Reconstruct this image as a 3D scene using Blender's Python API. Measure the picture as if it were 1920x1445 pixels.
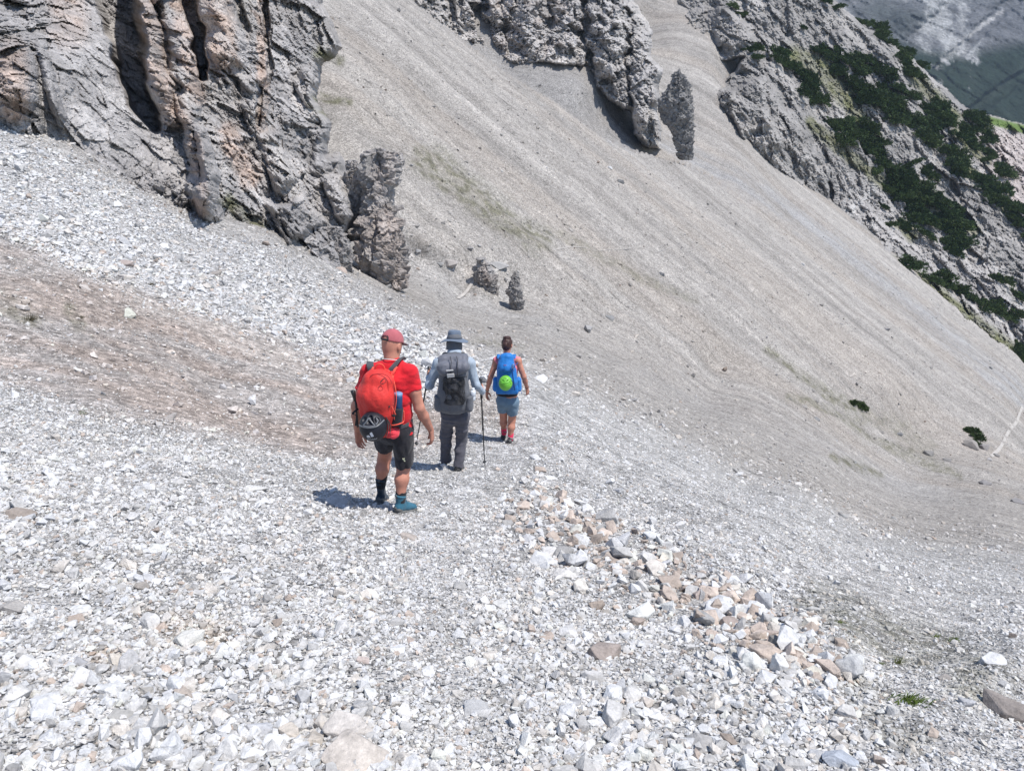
import bpy, bmesh, math, random
import numpy as np
from mathutils import Vector, Matrix
random.seed(7); RNG = np.random.default_rng(11)
for o in list(bpy.data.objects): bpy.data.objects.remove(o)
S = bpy.context.scene; COL = S.collection
# ---------------------------------------------------------------- camera
W0, H0, F0 = 1920.0, 1445.0, 1450.0          # photograph size and focal length in its pixels
PITCH = math.radians(22.0); CP, SP = math.cos(PITCH), math.sin(PITCH)
cam = bpy.data.objects.new('camera', bpy.data.cameras.new('camera')); COL.objects.link(cam)
cam.location = (0, 0, 0); cam.rotation_euler = (math.pi/2 - PITCH, 0, 0)
cam.data.sensor_fit = 'HORIZONTAL'; cam.data.sensor_width = 36.0; cam.data.lens = 36.0*F0/W0
cam.data.clip_start = 0.05; cam.data.clip_end = 6000
S.camera = cam
# ---------------------------------------------------------------- sky and sun
SUN = Vector((0.74, -0.34, 1.66)).normalized()
w = bpy.data.worlds.new('World'); S.world = w; w.use_nodes = True
nt = w.node_tree; bg = nt.nodes['Background']; sky = nt.nodes.new('ShaderNodeTexSky')
sky.sky_type = 'NISHITA'; sky.sun_disc = False
sky.sun_elevation = math.asin(SUN.z); sky.sun_rotation = math.atan2(SUN.x, SUN.y); sky.altitude = 1800
nt.links.new(sky.outputs[0], bg.inputs[0]); bg.inputs[1].default_value = 0.15
sd = bpy.data.lights.new('sun', 'SUN'); sd.energy = 4.3; sd.angle = math.radians(0.53); sd.color = (1.0, 0.955, 0.9)
sun = bpy.data.objects.new('sun', sd); COL.objects.link(sun)
sun.rotation_euler = SUN.to_track_quat('Z', 'Y').to_euler(); sun.location = (20, -10, 40)
S.view_settings.view_transform = 'Standard'; S.view_settings.look = 'None'
S.view_settings.exposure = 0.30; S.view_settings.gamma = 1.0; S.view_settings.use_curve_mapping = False
S.render.engine = 'CYCLES'
# ---------------------------------------------------------------- maths helpers
def wpos(px, py, Y):
    """world points seen at photograph pixel px,py at forward distance Y"""
    px = np.asarray(px, float); py = np.asarray(py, float)
    X = (px - W0/2)/F0; V = (H0/2 - py)/F0
    dy = CP + V*SP; dz = -SP + V*CP
    return np.stack([X/dy*Y, Y*np.ones_like(X), dz/dy*Y], -1)
def pixel(P):
    P = np.asarray(P, float); d = P[..., 1]*CP - P[..., 2]*SP
    u = P[..., 1]*SP + P[..., 2]*CP
    return W0/2 + F0*P[..., 0]/d, H0/2 - F0*u/d, d
def _hash(ix, iy, iz, seed):
    h = (ix.astype(np.int64)*374761393 + iy.astype(np.int64)*668265263 + iz.astype(np.int64)*2147483647 + seed*144665) & 0xffffffff
    h = ((h ^ (h >> 13))*1274126177) & 0xffffffff
    h = ((h ^ (h >> 15))*2246822519) & 0xffffffff
    return ((h ^ (h >> 16)) & 0xffffff)/float(0xffffff)
def vnoise(P, seed=0):
    """smooth value noise in -1..1"""
    i = np.floor(P).astype(np.int64); f = P - i; f = f*f*(3 - 2*f)
    r = 0
    for a in (0, 1):
        for b in (0, 1):
            for c in (0, 1):
                wgt = (f[..., 0] if a else 1 - f[..., 0])*(f[..., 1] if b else 1 - f[..., 1])*(f[..., 2] if c else 1 - f[..., 2])
                r = r + wgt*_hash(i[..., 0]+a, i[..., 1]+b, i[..., 2]+c, seed)
    return r*2 - 1
ROT = np.array([[0.36, 0.48, -0.8], [-0.8, 0.6, 0.0], [0.48, 0.64, 0.6]])
def fbm(P, octs=4, lac=2.03, gain=0.5, seed=0, ridge=False):
    r = 0; a = 1.0; n = 0.0; Q = np.array(P, float)
    for k in range(octs):
        v = vnoise(Q, seed + k*17)
        r = r + a*((1 - 2*np.abs(v)) if ridge else v); n += a; a *= gain; Q = (Q @ ROT.T)*lac + 5.3
    return r/n
def worley(P, seed=0):
    """distance to nearest two feature points and id of the nearest cell"""
    i = np.floor(P).astype(np.int64); sh = P.shape[:-1]
    d1 = np.full(sh, 9.0); d2 = np.full(sh, 9.0); cid = np.zeros(sh)
    for a in (-1, 0, 1):
        for b in (-1, 0, 1):
            for c in (-1, 0, 1):
                x, y, z = i[..., 0]+a, i[..., 1]+b, i[..., 2]+c
                q = np.stack([x + _hash(x, y, z, seed), y + _hash(x, y, z, seed+1), z + _hash(x, y, z, seed+2)], -1)
                d = np.linalg.norm(q - P, axis=-1); h = _hash(x, y, z, seed+3)
                near = d < d1
                d2 = np.where(near, d1, np.minimum(d2, d)); cid = np.where(near, h, cid); d1 = np.where(near, d, d1)
    return d1, d2, cid
def facets(P, seed=0):
    """tilted facet height of the nearest cell (broken rock faces), and cell id"""
    i = np.floor(P).astype(np.int64); sh = P.shape[:-1]; d1 = np.full(sh, 9.0); cid = np.zeros(sh); fv = np.zeros(sh)
    for a in (-1, 0, 1):
        for b in (-1, 0, 1):
            for c in (-1, 0, 1):
                x, y, z = i[..., 0]+a, i[..., 1]+b, i[..., 2]+c
                q = np.stack([x + _hash(x, y, z, seed), y + _hash(x, y, z, seed+1), z + _hash(x, y, z, seed+2)], -1) - P
                d = (q*q).sum(-1); near = d < d1; h = _hash(x, y, z, seed+3)
                t = q[..., 0]*(_hash(x, y, z, seed+4)*2-1) + q[..., 1]*(_hash(x, y, z, seed+5)*2-1) + q[..., 2]*(_hash(x, y, z, seed+6)*2-1)
                d1 = np.where(near, d, d1); cid = np.where(near, h, cid); fv = np.where(near, t*1.6 + h - 0.5, fv)
    return fv, cid
def rbf(ctrl):
    """thin-plate fit of ln(Y) over photograph pixels"""
    c = np.array(ctrl, float); xy = c[:, :2]/1000.0; v = np.log(c[:, 2]); n = len(c)
    def K(r2): return 0.5*r2*np.log(r2 + 1e-12)
    d2 = ((xy[:, None]-xy[None])**2).sum(-1); A = np.zeros((n+3, n+3))
    A[:n, :n] = K(d2) + np.eye(n)*2e-4; A[:n, n] = 1; A[:n, n+1:] = xy; A[n, :n] = 1; A[n+1:, :n] = xy.T
    sol = np.linalg.solve(A, np.concatenate([v, [0, 0, 0]]))
    def fn(px, py):
        q = np.stack([np.asarray(px, float), np.asarray(py, float)], -1)/1000.0; out = sol[n] + q @ sol[n+1:]
        for k in range(n):
            out = out + sol[k]*K(((q - xy[k])**2).sum(-1))
        return np.exp(out)
    return fn
def sstep(a, b, x):
    t = np.clip((x - a)/(b - a), 0, 1); return t*t*(3 - 2*t)
def polydist(px, py, pts):
    """distance in photograph pixels from points to a polyline, and the parameter along it"""
    best = np.full(np.shape(px), 1e9); par = np.zeros(np.shape(px)); pts = [tuple(map(float, p[:2])) for p in pts]; n = len(pts) - 1
    side = np.zeros(np.shape(px))
    for k in range(n):
        (x0, y0), (x1, y1) = pts[k], pts[k+1]; dx, dy = x1-x0, y1-y0; L = dx*dx+dy*dy
        t = np.clip(((px-x0)*dx + (py-y0)*dy)/L, 0, 1)
        ex, ey = px - x0 - t*dx, py - y0 - t*dy
        d = np.hypot(ex, ey); m = d < best
        best = np.where(m, d, best); par = np.where(m, (k+t)/n, par); side = np.where(m, np.sign(dx*ey - dy*ex), side)
    return best, par, side
def inpoly(px, py, poly):
    c = np.zeros(np.shape(px), bool); n = len(poly)
    for k in range(n):
        x0, y0 = poly[k]; x1, y1 = poly[(k+1) % n]
        cond = ((y0 > py) != (y1 > py)) & (px < (x1-x0)*(py-y0)/((y1-y0) if y1 != y0 else 1e-9) + x0)
        c ^= cond
    return c
def softpoly(px, py, poly, soft):
    d, _, _ = polydist(px, py, list(poly) + [poly[0]])
    s = np.where(inpoly(px, py, poly), d, -d)
    return sstep(-soft, soft, s)
# ---------------------------------------------------------------- object helpers
def tag(o, label=None, cat=None, group=None, kind=None):
    if label: o['label'] = label
    if cat: o['category'] = cat
    if group: o['group'] = group
    if kind: o['kind'] = kind
    return o
def link(name, me, mat=None, parent=None):
    o = bpy.data.objects.new(name, me); COL.objects.link(o)
    if mat is not None: me.materials.append(mat)
    if parent is not None: o.parent = parent
    return o
def np_mesh(name, V, Fc, smooth=False, col=None):
    """V (n,3); Fc (m,3) or (m,4) index array, or list of such arrays"""
    me = bpy.data.meshes.new(name); V = np.ascontiguousarray(V, np.float32)
    fl = Fc if isinstance(Fc, list) else [Fc]
    fl = [np.asarray(f, np.int32) for f in fl if len(f)]
    loops = np.concatenate([f.ravel() for f in fl]); tot = np.concatenate([np.full(len(f), f.shape[1], np.int32) for f in fl])
    start = np.concatenate([[0], np.cumsum(tot)[:-1]]).astype(np.int32)
    me.vertices.add(len(V)); me.vertices.foreach_set('co', V.ravel())
    me.loops.add(len(loops)); me.loops.foreach_set('vertex_index', loops)
    me.polygons.add(len(tot)); me.polygons.foreach_set('loop_start', start); me.polygons.foreach_set('loop_total', tot)
    me.polygons.foreach_set('use_smooth', np.full(len(tot), smooth))
    if col is not None:
        at = me.attributes.new('tint', 'FLOAT_COLOR', 'POINT')
        c4 = np.ones((len(V), 4), np.float32); c4[:, :3] = col; at.data.foreach_set('color', c4.ravel())
    me.update(calc_edges=True); me.validate()
    return me
def grid_faces(nr, nc, keep=None):
    i = np.arange(nr*nc).reshape(nr, nc)
    f = np.stack([i[:-1, :-1], i[1:, :-1], i[1:, 1:], i[:-1, 1:]], -1)
    if keep is not None:
        k = keep[:-1, :-1] & keep[1:, :-1] & keep[1:, 1:] & keep[:-1, 1:]; return f[k]
    return f.reshape(-1, 4)
def empty(name, loc):
    o = bpy.data.objects.new(name, None); COL.objects.link(o); o.location = loc; o.empty_display_size = 0.1
    return o
# ---------------------------------------------------------------- material helper
def mat(name, color=(0.5, 0.5, 0.5), rough=0.8, tint=False, scales=(), bump=(), spec=0.3, var=0.0, varscale=5.0, metal=0.0, sheen=0.0, stretch=(1, 1, 1), cells=()):
    """procedural material: base colour or 'tint' attribute, times several noise layers; bump layers (scale, distance, type)"""
    m = bpy.data.materials.new(name); m.use_nodes = True; t = m.node_tree; N = t.nodes; L = t.links
    b = N['Principled BSDF']; b.inputs['Roughness'].default_value = rough; b.inputs['Metallic'].default_value = metal
    b.inputs['Specular IOR Level'].default_value = spec
    if sheen: b.inputs['Sheen Weight'].default_value = sheen
    geo = N.new('ShaderNodeNewGeometry'); tc = N.new('ShaderNodeTexCoord')
    src = geo.outputs['Position'] if tint else tc.outputs['Object']
    mp = N.new('ShaderNodeMapping'); mp.inputs['Scale'].default_value = stretch; L.new(src, mp.inputs['Vector'])
    if tint:
        a = N.new('ShaderNodeAttribute'); a.attribute_name = 'tint'; cur = a.outputs['Color']
    else:
        rgb = N.new('ShaderNodeRGB'); rgb.outputs[0].default_value = (*color, 1); cur = rgb.outputs[0]
    for (sc, lo, hi, det, st, *rng) in scales:
        n = N.new('ShaderNodeTexNoise'); n.inputs['Scale'].default_value = sc; n.inputs['Detail'].default_value = det
        n.inputs['Roughness'].default_value = 0.6
        if st is None: L.new(src, n.inputs['Vector'])
        else:
            m1 = N.new('ShaderNodeMapping'); m1.inputs['Rotation'].default_value = st[1] if len(st) > 1 else (0, 0, 0); L.new(src, m1.inputs['Vector'])
            m2 = N.new('ShaderNodeMapping'); m2.inputs['Scale'].default_value = st[0]; L.new(m1.outputs[0], m2.inputs['Vector']); L.new(m2.outputs[0], n.inputs['Vector'])
        r = N.new('ShaderNodeMapRange'); r.inputs['From Min'].default_value = rng[0] if rng else 0.3; r.inputs['From Max'].default_value = rng[1] if rng else 0.7
        r.inputs['To Min'].default_value = lo; r.inputs['To Max'].default_value = hi; L.new(n.outputs['Fac'], r.inputs['Value'])
        x = N.new('ShaderNodeMix'); x.data_type = 'RGBA'; x.blend_type = 'MULTIPLY'; x.inputs['Factor'].default_value = 1
        L.new(cur, x.inputs['A']); L.new(r.outputs[0], x.inputs['B']); cur = x.outputs['Result']
    for (sc, lo, hi) in cells:
        n = N.new('ShaderNodeTexVoronoi'); n.inputs['Scale'].default_value = sc; L.new(src, n.inputs['Vector']); sep = N.new('ShaderNodeSeparateColor'); L.new(n.outputs['Color'], sep.inputs[0])
        r = N.new('ShaderNodeMapRange'); r.inputs['To Min'].default_value = lo; r.inputs['To Max'].default_value = hi; L.new(sep.outputs[0], r.inputs['Value'])
        x = N.new('ShaderNodeMix'); x.data_type = 'RGBA'; x.blend_type = 'MULTIPLY'; x.inputs['Factor'].default_value = 1
        L.new(cur, x.inputs['A']); L.new(r.outputs[0], x.inputs['B']); cur = x.outputs['Result']
    L.new(cur, b.inputs['Base Color'])
    prev = None
    for (sc, dist, kind) in bump:
        if kind == 'voronoi':
            n = N.new('ShaderNodeTexVoronoi'); n.inputs['Scale'].default_value = sc; h = n.outputs['Distance']
        else:
            n = N.new('ShaderNodeTexNoise'); n.inputs['Scale'].default_value = sc; n.inputs['Detail'].default_value = 6; n.inputs['Roughness'].default_value = 0.65; h = n.outputs['Fac']
        L.new(mp.outputs[0], n.inputs['Vector'])
        bp = N.new('ShaderNodeBump'); bp.inputs['Distance'].default_value = dist; bp.inputs['Strength'].default_value = 1.0
        L.new(h, bp.inputs['Height'])
        if prev is not None: L.new(prev, bp.inputs['Normal'])
        prev = bp.outputs['Normal']
    if prev is not None: L.new(prev, b.inputs['Normal'])
    return m
# ================================================================= TERRAIN
def pxT(px, py):
    p = wpos(px, py, 1.0); return p[..., 0], p[..., 2]
def plane_ctrl(pts, a, b, c):
    """control points lying on the world plane z = a + b x + c y"""
    out = []
    for px, py in pts:
        xr, t = pxT(px, py); out.append((px, py, float(a/(t - b*xr - c))))
    return out
NEAR_PL = plane_ctrl([(x, y) for y in (1000, 1070, 1150, 1300, 1445, 1750) for x in (-600, -200, 150, 500, 960, 1300)] + [(1450,1130),(1600,1150),(1650,1220),(1600,1300),(1900,1300),(2400,1300),(1600,1445),(1920,1445),(2500,1445),(1700,1750),(2500,1750),(1920,1200),(2400,1180)], -1.65, -0.12, -0.345)
SCREE_PL = plane_ctrl([(850,480),(800,460),(900,420),(960,400),(780,430),(900,540),(1000,560),(720,400),(1000,460),(600,-200),(620,30),(640,200),(700,350),(700,480),(770,0),(800,200),(800,400),(900,95),(960,300),(960,480),(1000,200),(1130,270),(1100,400),(1100,540),(1200,465),(1250,330),(1200,600),(1400,400),(1400,290),(1400,600),
   (1500,350),(1500,500),(1500,700),(1300,650),(1400,700),(1660,480),(1660,620),(1660,740),(1800,600),(1800,750),(1920,690),(1920,780),(850,560),(765,520),(1300,450),(2300,1000),(900,-100),(300,0),(300,250),(500,350),(500,-200),(600,400)], -35, -0.62, 0.28)
FRONT = rbf(NEAR_PL + SCREE_PL + [  # px, py, forward distance in metres
 (745,965,5.9),(1200,1000,6.0),(1400,1000,7.4),(200,900,6.0),(500,900,7.0),(855,882,8.3),(1050,900,8.2),(1200,900,9.6),(948,828,10.6),(700,862,8.8),(560,850,8.6),
 (0,700,9.5),(-500,640,9.0),(180,760,8.6),(350,800,8.6),(0,820,6.6),(-600,820,6.2),
 (0,600,12),(200,700,10.8),(400,720,12.2),(600,800,11),(0,480,15.5),(300,600,15),(600,710,14.5),(760,740,14),(850,760,12.8),
 (0,400,18.5),(300,490,20),(600,610,20),(800,655,18),(900,720,15),(0,300,24),(300,400,27),(500,470,29),(0,225,30),(200,305,32),(400,400,35),(600,490,38),(-500,50,26),(-500,300,20),
 (700,555,33),(780,600,27),(860,635,25),(930,670,21),(0,0,70),(-500,-200,80),
 (860,600,44),(940,620,46),(1030,650,42),(1000,700,20),(1100,745,20),(1120,680,46),(1230,720,50),(1220,780,25),(1320,820,27),(1320,760,54),(1300,880,14.5),(1100,820,12.5),(1400,905,19),(1500,820,56),(1500,890,30),
 (1500,950,16),(1600,880,56),(1600,960,27),(1600,1020,13),(1700,950,46),(1700,1010,22),(1700,1070,10),(1800,900,72),(1800,980,38),(1800,1040,18),(1800,1110,8.5),(1920,900,82),(1920,980,44),(1920,1060,17),(1920,1130,7.6),(2400,1130,9)])
BACK = rbf([(770,0,170),(900,90,158),(950,140,152),(1000,135,152),(1000,200,143),(1100,150,152),(1130,270,140),(1180,285,139),(1100,220,145),(1200,290,146),(1250,340,141),(1300,390,140),
 (1230,0,235),(1250,80,212),(1210,60,225),(1300,200,184),(1250,200,180),(1200,250,158),(1350,250,176),(1400,300,166),(1450,330,165),(1400,380,146),(1330,150,196),(1500,200,215),(1400,0,250),(1300,-200,300),(900,-200,230)])
CREST = [(700,-60),(770,0),(850,62),(950,138),(1040,192),(1130,258),(1190,282),(1300,312),(1400,372),(1500,430)]
BACKPOLY = CREST + [(1500,100),(1600,-300),(700,-300)]
def ground_Y(px, py):
    f = FRONT(px, py); b = BACK(px, py)
    wv = softpoly(px, py, BACKPOLY, 3.0)
    far = sstep(1500, 1330, px)              # the two surfaces merge to the right
    wv = wv*far
    return f*(1-wv) + b*wv
def stripes(P):
    """fall-line ribs of the scree: noise stretched down the slope (mostly towards +x)"""
    al = P[..., 0]*0.91 - P[..., 1]*0.41; ac = P[..., 0]*0.41 + P[..., 1]*0.91; ac = ac + 2.5*vnoise(P*0.03, 2)
    z = al*0.0
    return vnoise(np.stack([al*0.010, ac*0.13, z], -1), 3)*0.5 + vnoise(np.stack([al*0.022, ac*0.42, z + 9.1], -1), 5)*0.5
def streaks(P, seed, f=1.0):
    al = P[..., 0]*0.91 - P[..., 1]*0.41; ac = P[..., 0]*0.41 + P[..., 1]*0.91; ac = ac + 2.5*vnoise(P*0.03, 2)
    return fbm(np.stack([al*0.03*f, ac*0.55*f, al*0], -1), 4, seed=seed)
def ground_world(px, py):
    Y = ground_Y(px, py); P = wpos(px, py, Y)
    # relief: gentle lumps near, ribs far away (moved straight up)
    near = sstep(26, 10, Y)
    h = near*(0.05*vnoise(P*0.7, 31) + 0.02*vnoise(P*2.6, 32)) + sstep(12, 30, Y)*(0.22*vnoise(P*0.35, 33))
    h = h + sstep(52, 85, Y)*0.55*stripes(P) + sstep(20, 60, Y)*0.10*vnoise(P*1.1, 35)
    trail = sstep(140, 20, polydist(px, py, [(880,1445),(850,1200),(820,1050),(770,960),(860,885),(950,830),(1010,775)])[0])*near
    h = h*(1 - 0.7*trail)
    gully = sstep(60, 10, polydist(px, py, [(905,640),(925,655),(950,665)])[0])*0.0
    P = P.copy(); P[..., 2] += h - gully
    return P
def lerp3(a, b, t): return a*(1 - t[..., None]) + np.array(b)*t[..., None]
C_SCREE = (0.395, 0.370, 0.342); C_NEAR = (0.46, 0.448, 0.432); C_BROWN = (0.43, 0.365, 0.322)
BROWN = [(-600,380),(0,440),(180,520),(340,575),(640,690),(800,745),(880,790),(860,820),(700,855),(560,850),(420,815),(150,770),(0,712),(-600,640)]
def ground_tint(px, py, P):
    Y = P[..., 1]
    c = np.zeros(P.shape) + np.array(C_SCREE)
    nearw = sstep(30, 14, Y)
    c = lerp3(c, C_NEAR, nearw)
    # white rubble tongue upper left
    c = lerp3(c, (0.46, 0.45, 0.44), 0.9*softpoly(px, py, [(-600,150),(0,225),(400,405),(620,500),(860,640),(900,720),(640,690),(300,570),(0,450),(-600,380)], 25))
    n = fbm(P*0.5, 4, seed=41)
    wob = 30*fbm(P*0.4, 3, seed=44)
    br = softpoly(px + wob, py + wob*0.5, BROWN, 30)
    streak = sstep(-0.35, 0.25, fbm(P*np.array([0.5, 1.3, 1.0]), 4, seed=42))
    c = lerp3(c, C_BROWN, br*(0.45 + 0.55*streak))
    c = lerp3(c, (0.42, 0.37, 0.325), 0.75*sstep(42, 12, polydist(px, py, [(870,740),(930,770),(965,785)])[0] + wob*0.5))
    lightstreak = sstep(14, 2, polydist(px + wob*0.3, py, [(0,420),(150,500),(260,560),(420,640),(560,700),(660,760)])[0])*0.6
    lightstreak = np.maximum(lightstreak, sstep(20, 4, polydist(px + wob*0.3, py, [(330,560),(420,620),(600,690),(700,740)])[0])*0.5)
    c = lerp3(c, (0.54, 0.49, 0.445), lightstreak*(n > -0.3))
    far = sstep(38, 72, Y)
    s = stripes(P)
    s2 = streaks(P, 51)
    c = c*(1 + far[..., None]*(0.16*s + 0.30*s2)[..., None])
    warm = (far*sstep(-0.1, 0.5, streaks(P, 55, 0.35)))
    c = lerp3(c, np.array((0.385, 0.340, 0.295)), warm*0.55)
    # blue-grey fresh tongue, pinkish and mossy patches
    d, _, _ = polydist(px, py, [(1150,250),(1260,275),(1400,345),(1560,455),(1700,570),(1850,690),(1980,790)])
    c = lerp3(c, (0.37, 0.375, 0.385), sstep(30, 4, d + wob*0.5)*far*0.6*sstep(-0.5, 0.1, s2))
    d, _, _ = polydist(px, py, [(620,330),(760,470),(860,560),(1100,690),(1300,780),(1600,900),(1900,1010)])
    c = lerp3(c, (0.42, 0.415, 0.41), sstep(60, 12, d + wob)*far*0.5)
    moss = 0
    for pts, wd, a in (([(800,300),(880,360),(960,420),(1010,450)], 42, 0.9), ([(1050,440),(1200,520),(1300,560)], 16, .5), ([(1440,655),(1500,700),(1560,740),(1600,765)], 16, 0.9), ([(1600,770),(1680,800),(1740,850)], 26, 0.5),
                       ([(1560,856),(1600,872),(1650,892)], 11, 1.0), ([(1480,745),(1560,770),(1640,825),(1700,850),(1800,890)], 12, 0.8), ([(600,95),(640,120)], 14, 1.0), ([(605,180),(655,190)], 12, 1), ([(870,640),(980,650)], 10, .5),
                       ([(1540,1130),(1640,1190),(1760,1230),(1860,1290)], 75, 0.62), ([(1600,1300),(1700,1400)], 60, 0.35), ([(0,560),(60,600)], 30, 0.6), ([(130,580),(150,610)], 20, .7)):
        d, _, _ = polydist(px, py, pts); moss = np.maximum(moss, a*sstep(wd, wd*0.25, d + wob*0.35*(wd/30)))
    speck = sstep(-0.15, 0.35, fbm(P*np.where(Y < 20, 6.0, 1.6)[..., None], 3, seed=61))
    c = lerp3(c, (0.17, 0.165, 0.11), moss*(0.34 + 0.62*speck)*0.97)
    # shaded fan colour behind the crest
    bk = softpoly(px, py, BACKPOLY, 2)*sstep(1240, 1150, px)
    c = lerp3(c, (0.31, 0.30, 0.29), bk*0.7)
    # sandy pockets near
    sand = sstep(60, 10, polydist(px, py, [(330,1180),(400,1190)])[0] + wob) + sstep(40, 10, polydist(px, py, [(170,1230),(240,1230)])[0] + wob)
    c = lerp3(c, (0.50, 0.43, 0.36), np.clip(sand, 0, 1)*0.8)
    tr = sstep(34, 8, polydist(px, py, [(760,1200),(800,1060),(800,980),(870,900),(960,840),(1000,760)])[0] + wob*0.5)*nearw
    c = lerp3(c, (0.50, 0.49, 0.48), tr*0.6)
    return np.clip(c*(1 + 0.10*n[..., None]), 0.02, 0.75)
M_ground = mat('scree_ground', tint=True, rough=0.95, spec=0.15,
    scales=[(0.9, 0.87, 1.13, 5, None), (9, 0.80, 1.18, 6, None), (3.2, 0.80, 1.18, 6, None), (0.55, 0.84, 1.14, 8, ((0.10, 1.9, 0.2), (0, 0, 0.423))), (1.0, 1.0, 0.50, 4, ((0.30, 1.7, 0.4), (0, 0, 0.423)), 0.60, 0.74), (6.5, 0.60, 1.38, 2, None)], cells=[(38, 0.72, 1.2), (13, 0.80, 1.16), (4.0, 0.88, 1.10)],
    bump=[(4.0, 0.05, 'noise'), (24, 0.03, 'voronoi'), (60, 0.012, 'voronoi')])
gx = np.arange(-520, 2440.1, 3.0); gy = np.arange(-240, 1690.1, 3.0)
GX, GY = np.meshgrid(gx, gy)
GP = ground_world(GX, GY)
HIDE = inpoly(GX, GY, [(1500,-300),(1500,20),(1600,110),(1700,160),(1820,270),(1940,300),(2300,390),(2600,450),(2600,-300)])
ground = link('scree_ground', np_mesh('scree_ground', GP.reshape(-1, 3), grid_faces(*GX.shape, ~HIDE), True, ground_tint(GX, GY, GP).reshape(-1, 3)), M_ground)
tag(ground, kind='structure')

# faint trodden trails on the far scree: thin sheets draped a few millimetres over the ground
M_trail = mat('trail_dust', color=(0.44, 0.415, 0.385), rough=0.95, spec=0.1, scales=[(1.5, 0.85, 1.1, 5, None)], bump=[(8, 0.03, 'noise')])
def trail(pts, width, win=7):
    p = np.array(pts, float); seg = np.hypot(*np.diff(p, axis=0).T); s = np.concatenate([[0], np.cumsum(seg)])
    t = np.arange(0, s[-1], 4.0 if win > 3 else 2.5); x = np.interp(t, s, p[:, 0]); y = np.interp(t, s, p[:, 1])
    k = np.ones(win)/win; x = np.convolve(np.pad(x, win//2, 'edge'), k, 'valid'); y = np.convolve(np.pad(y, win//2, 'edge'), k, 'valid')
    c = wpos(x, y, ground_Y(x, y)); c = np.stack([np.convolve(np.pad(c[:, j], 4, 'edge'), np.ones(9)/9, 'valid') for j in range(3)], -1)
    d = np.gradient(c, axis=0); d[:, 2] = 0; d /= np.linalg.norm(d, axis=1)[:, None] + 1e-9; side = np.stack([-d[:, 1], d[:, 0], d[:, 2]*0], -1)
    rows = []
    for q in (-1, -0.33, 0.33, 1):
        wv = width*0.5*(1 + 0.35*vnoise(c*1.7, 72 + int(q*3)))
        r = c + side*(q*wv)[:, None]
        u, v, _ = pixel(r); g = ground_world(u, v)
        for _ in range(2):     # settle on the ground under the point
            r = np.stack([r[:, 0], r[:, 1], g[:, 2] + (r[:, 0]-g[:, 0])*-0.4], -1); u, v, _ = pixel(r); g = ground_world(u, v)
        g = g.copy(); g[:, 2] += 0.035; rows.append(g)
    V = np.stack(rows, 1); V = np.stack([[np.convolve(np.pad(V[:, q, j], 3, 'edge'), np.ones(7)/7, 'valid') for j in range(3)] for q in range(4)], 0).transpose(2, 0, 1); V[..., 2] += 0.03; o = link('trail', np_mesh('trail', V.reshape(-1, 3), grid_faces(len(t), 4), True), M_trail); tag(o, kind='structure')
trail([(852,563),(870,552),(882,534),(896,518),(925,500),(960,482)], 0.26)
trail([(1035,466),(1100,464),(1200,467),(1330,468),(1450,472),(1530,486)], 0.10)
trail([(1930,742),(1912,770),(1906,795),(1888,808),(1882,832),(1866,858),(1852,862)], 0.40, 3)
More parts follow.
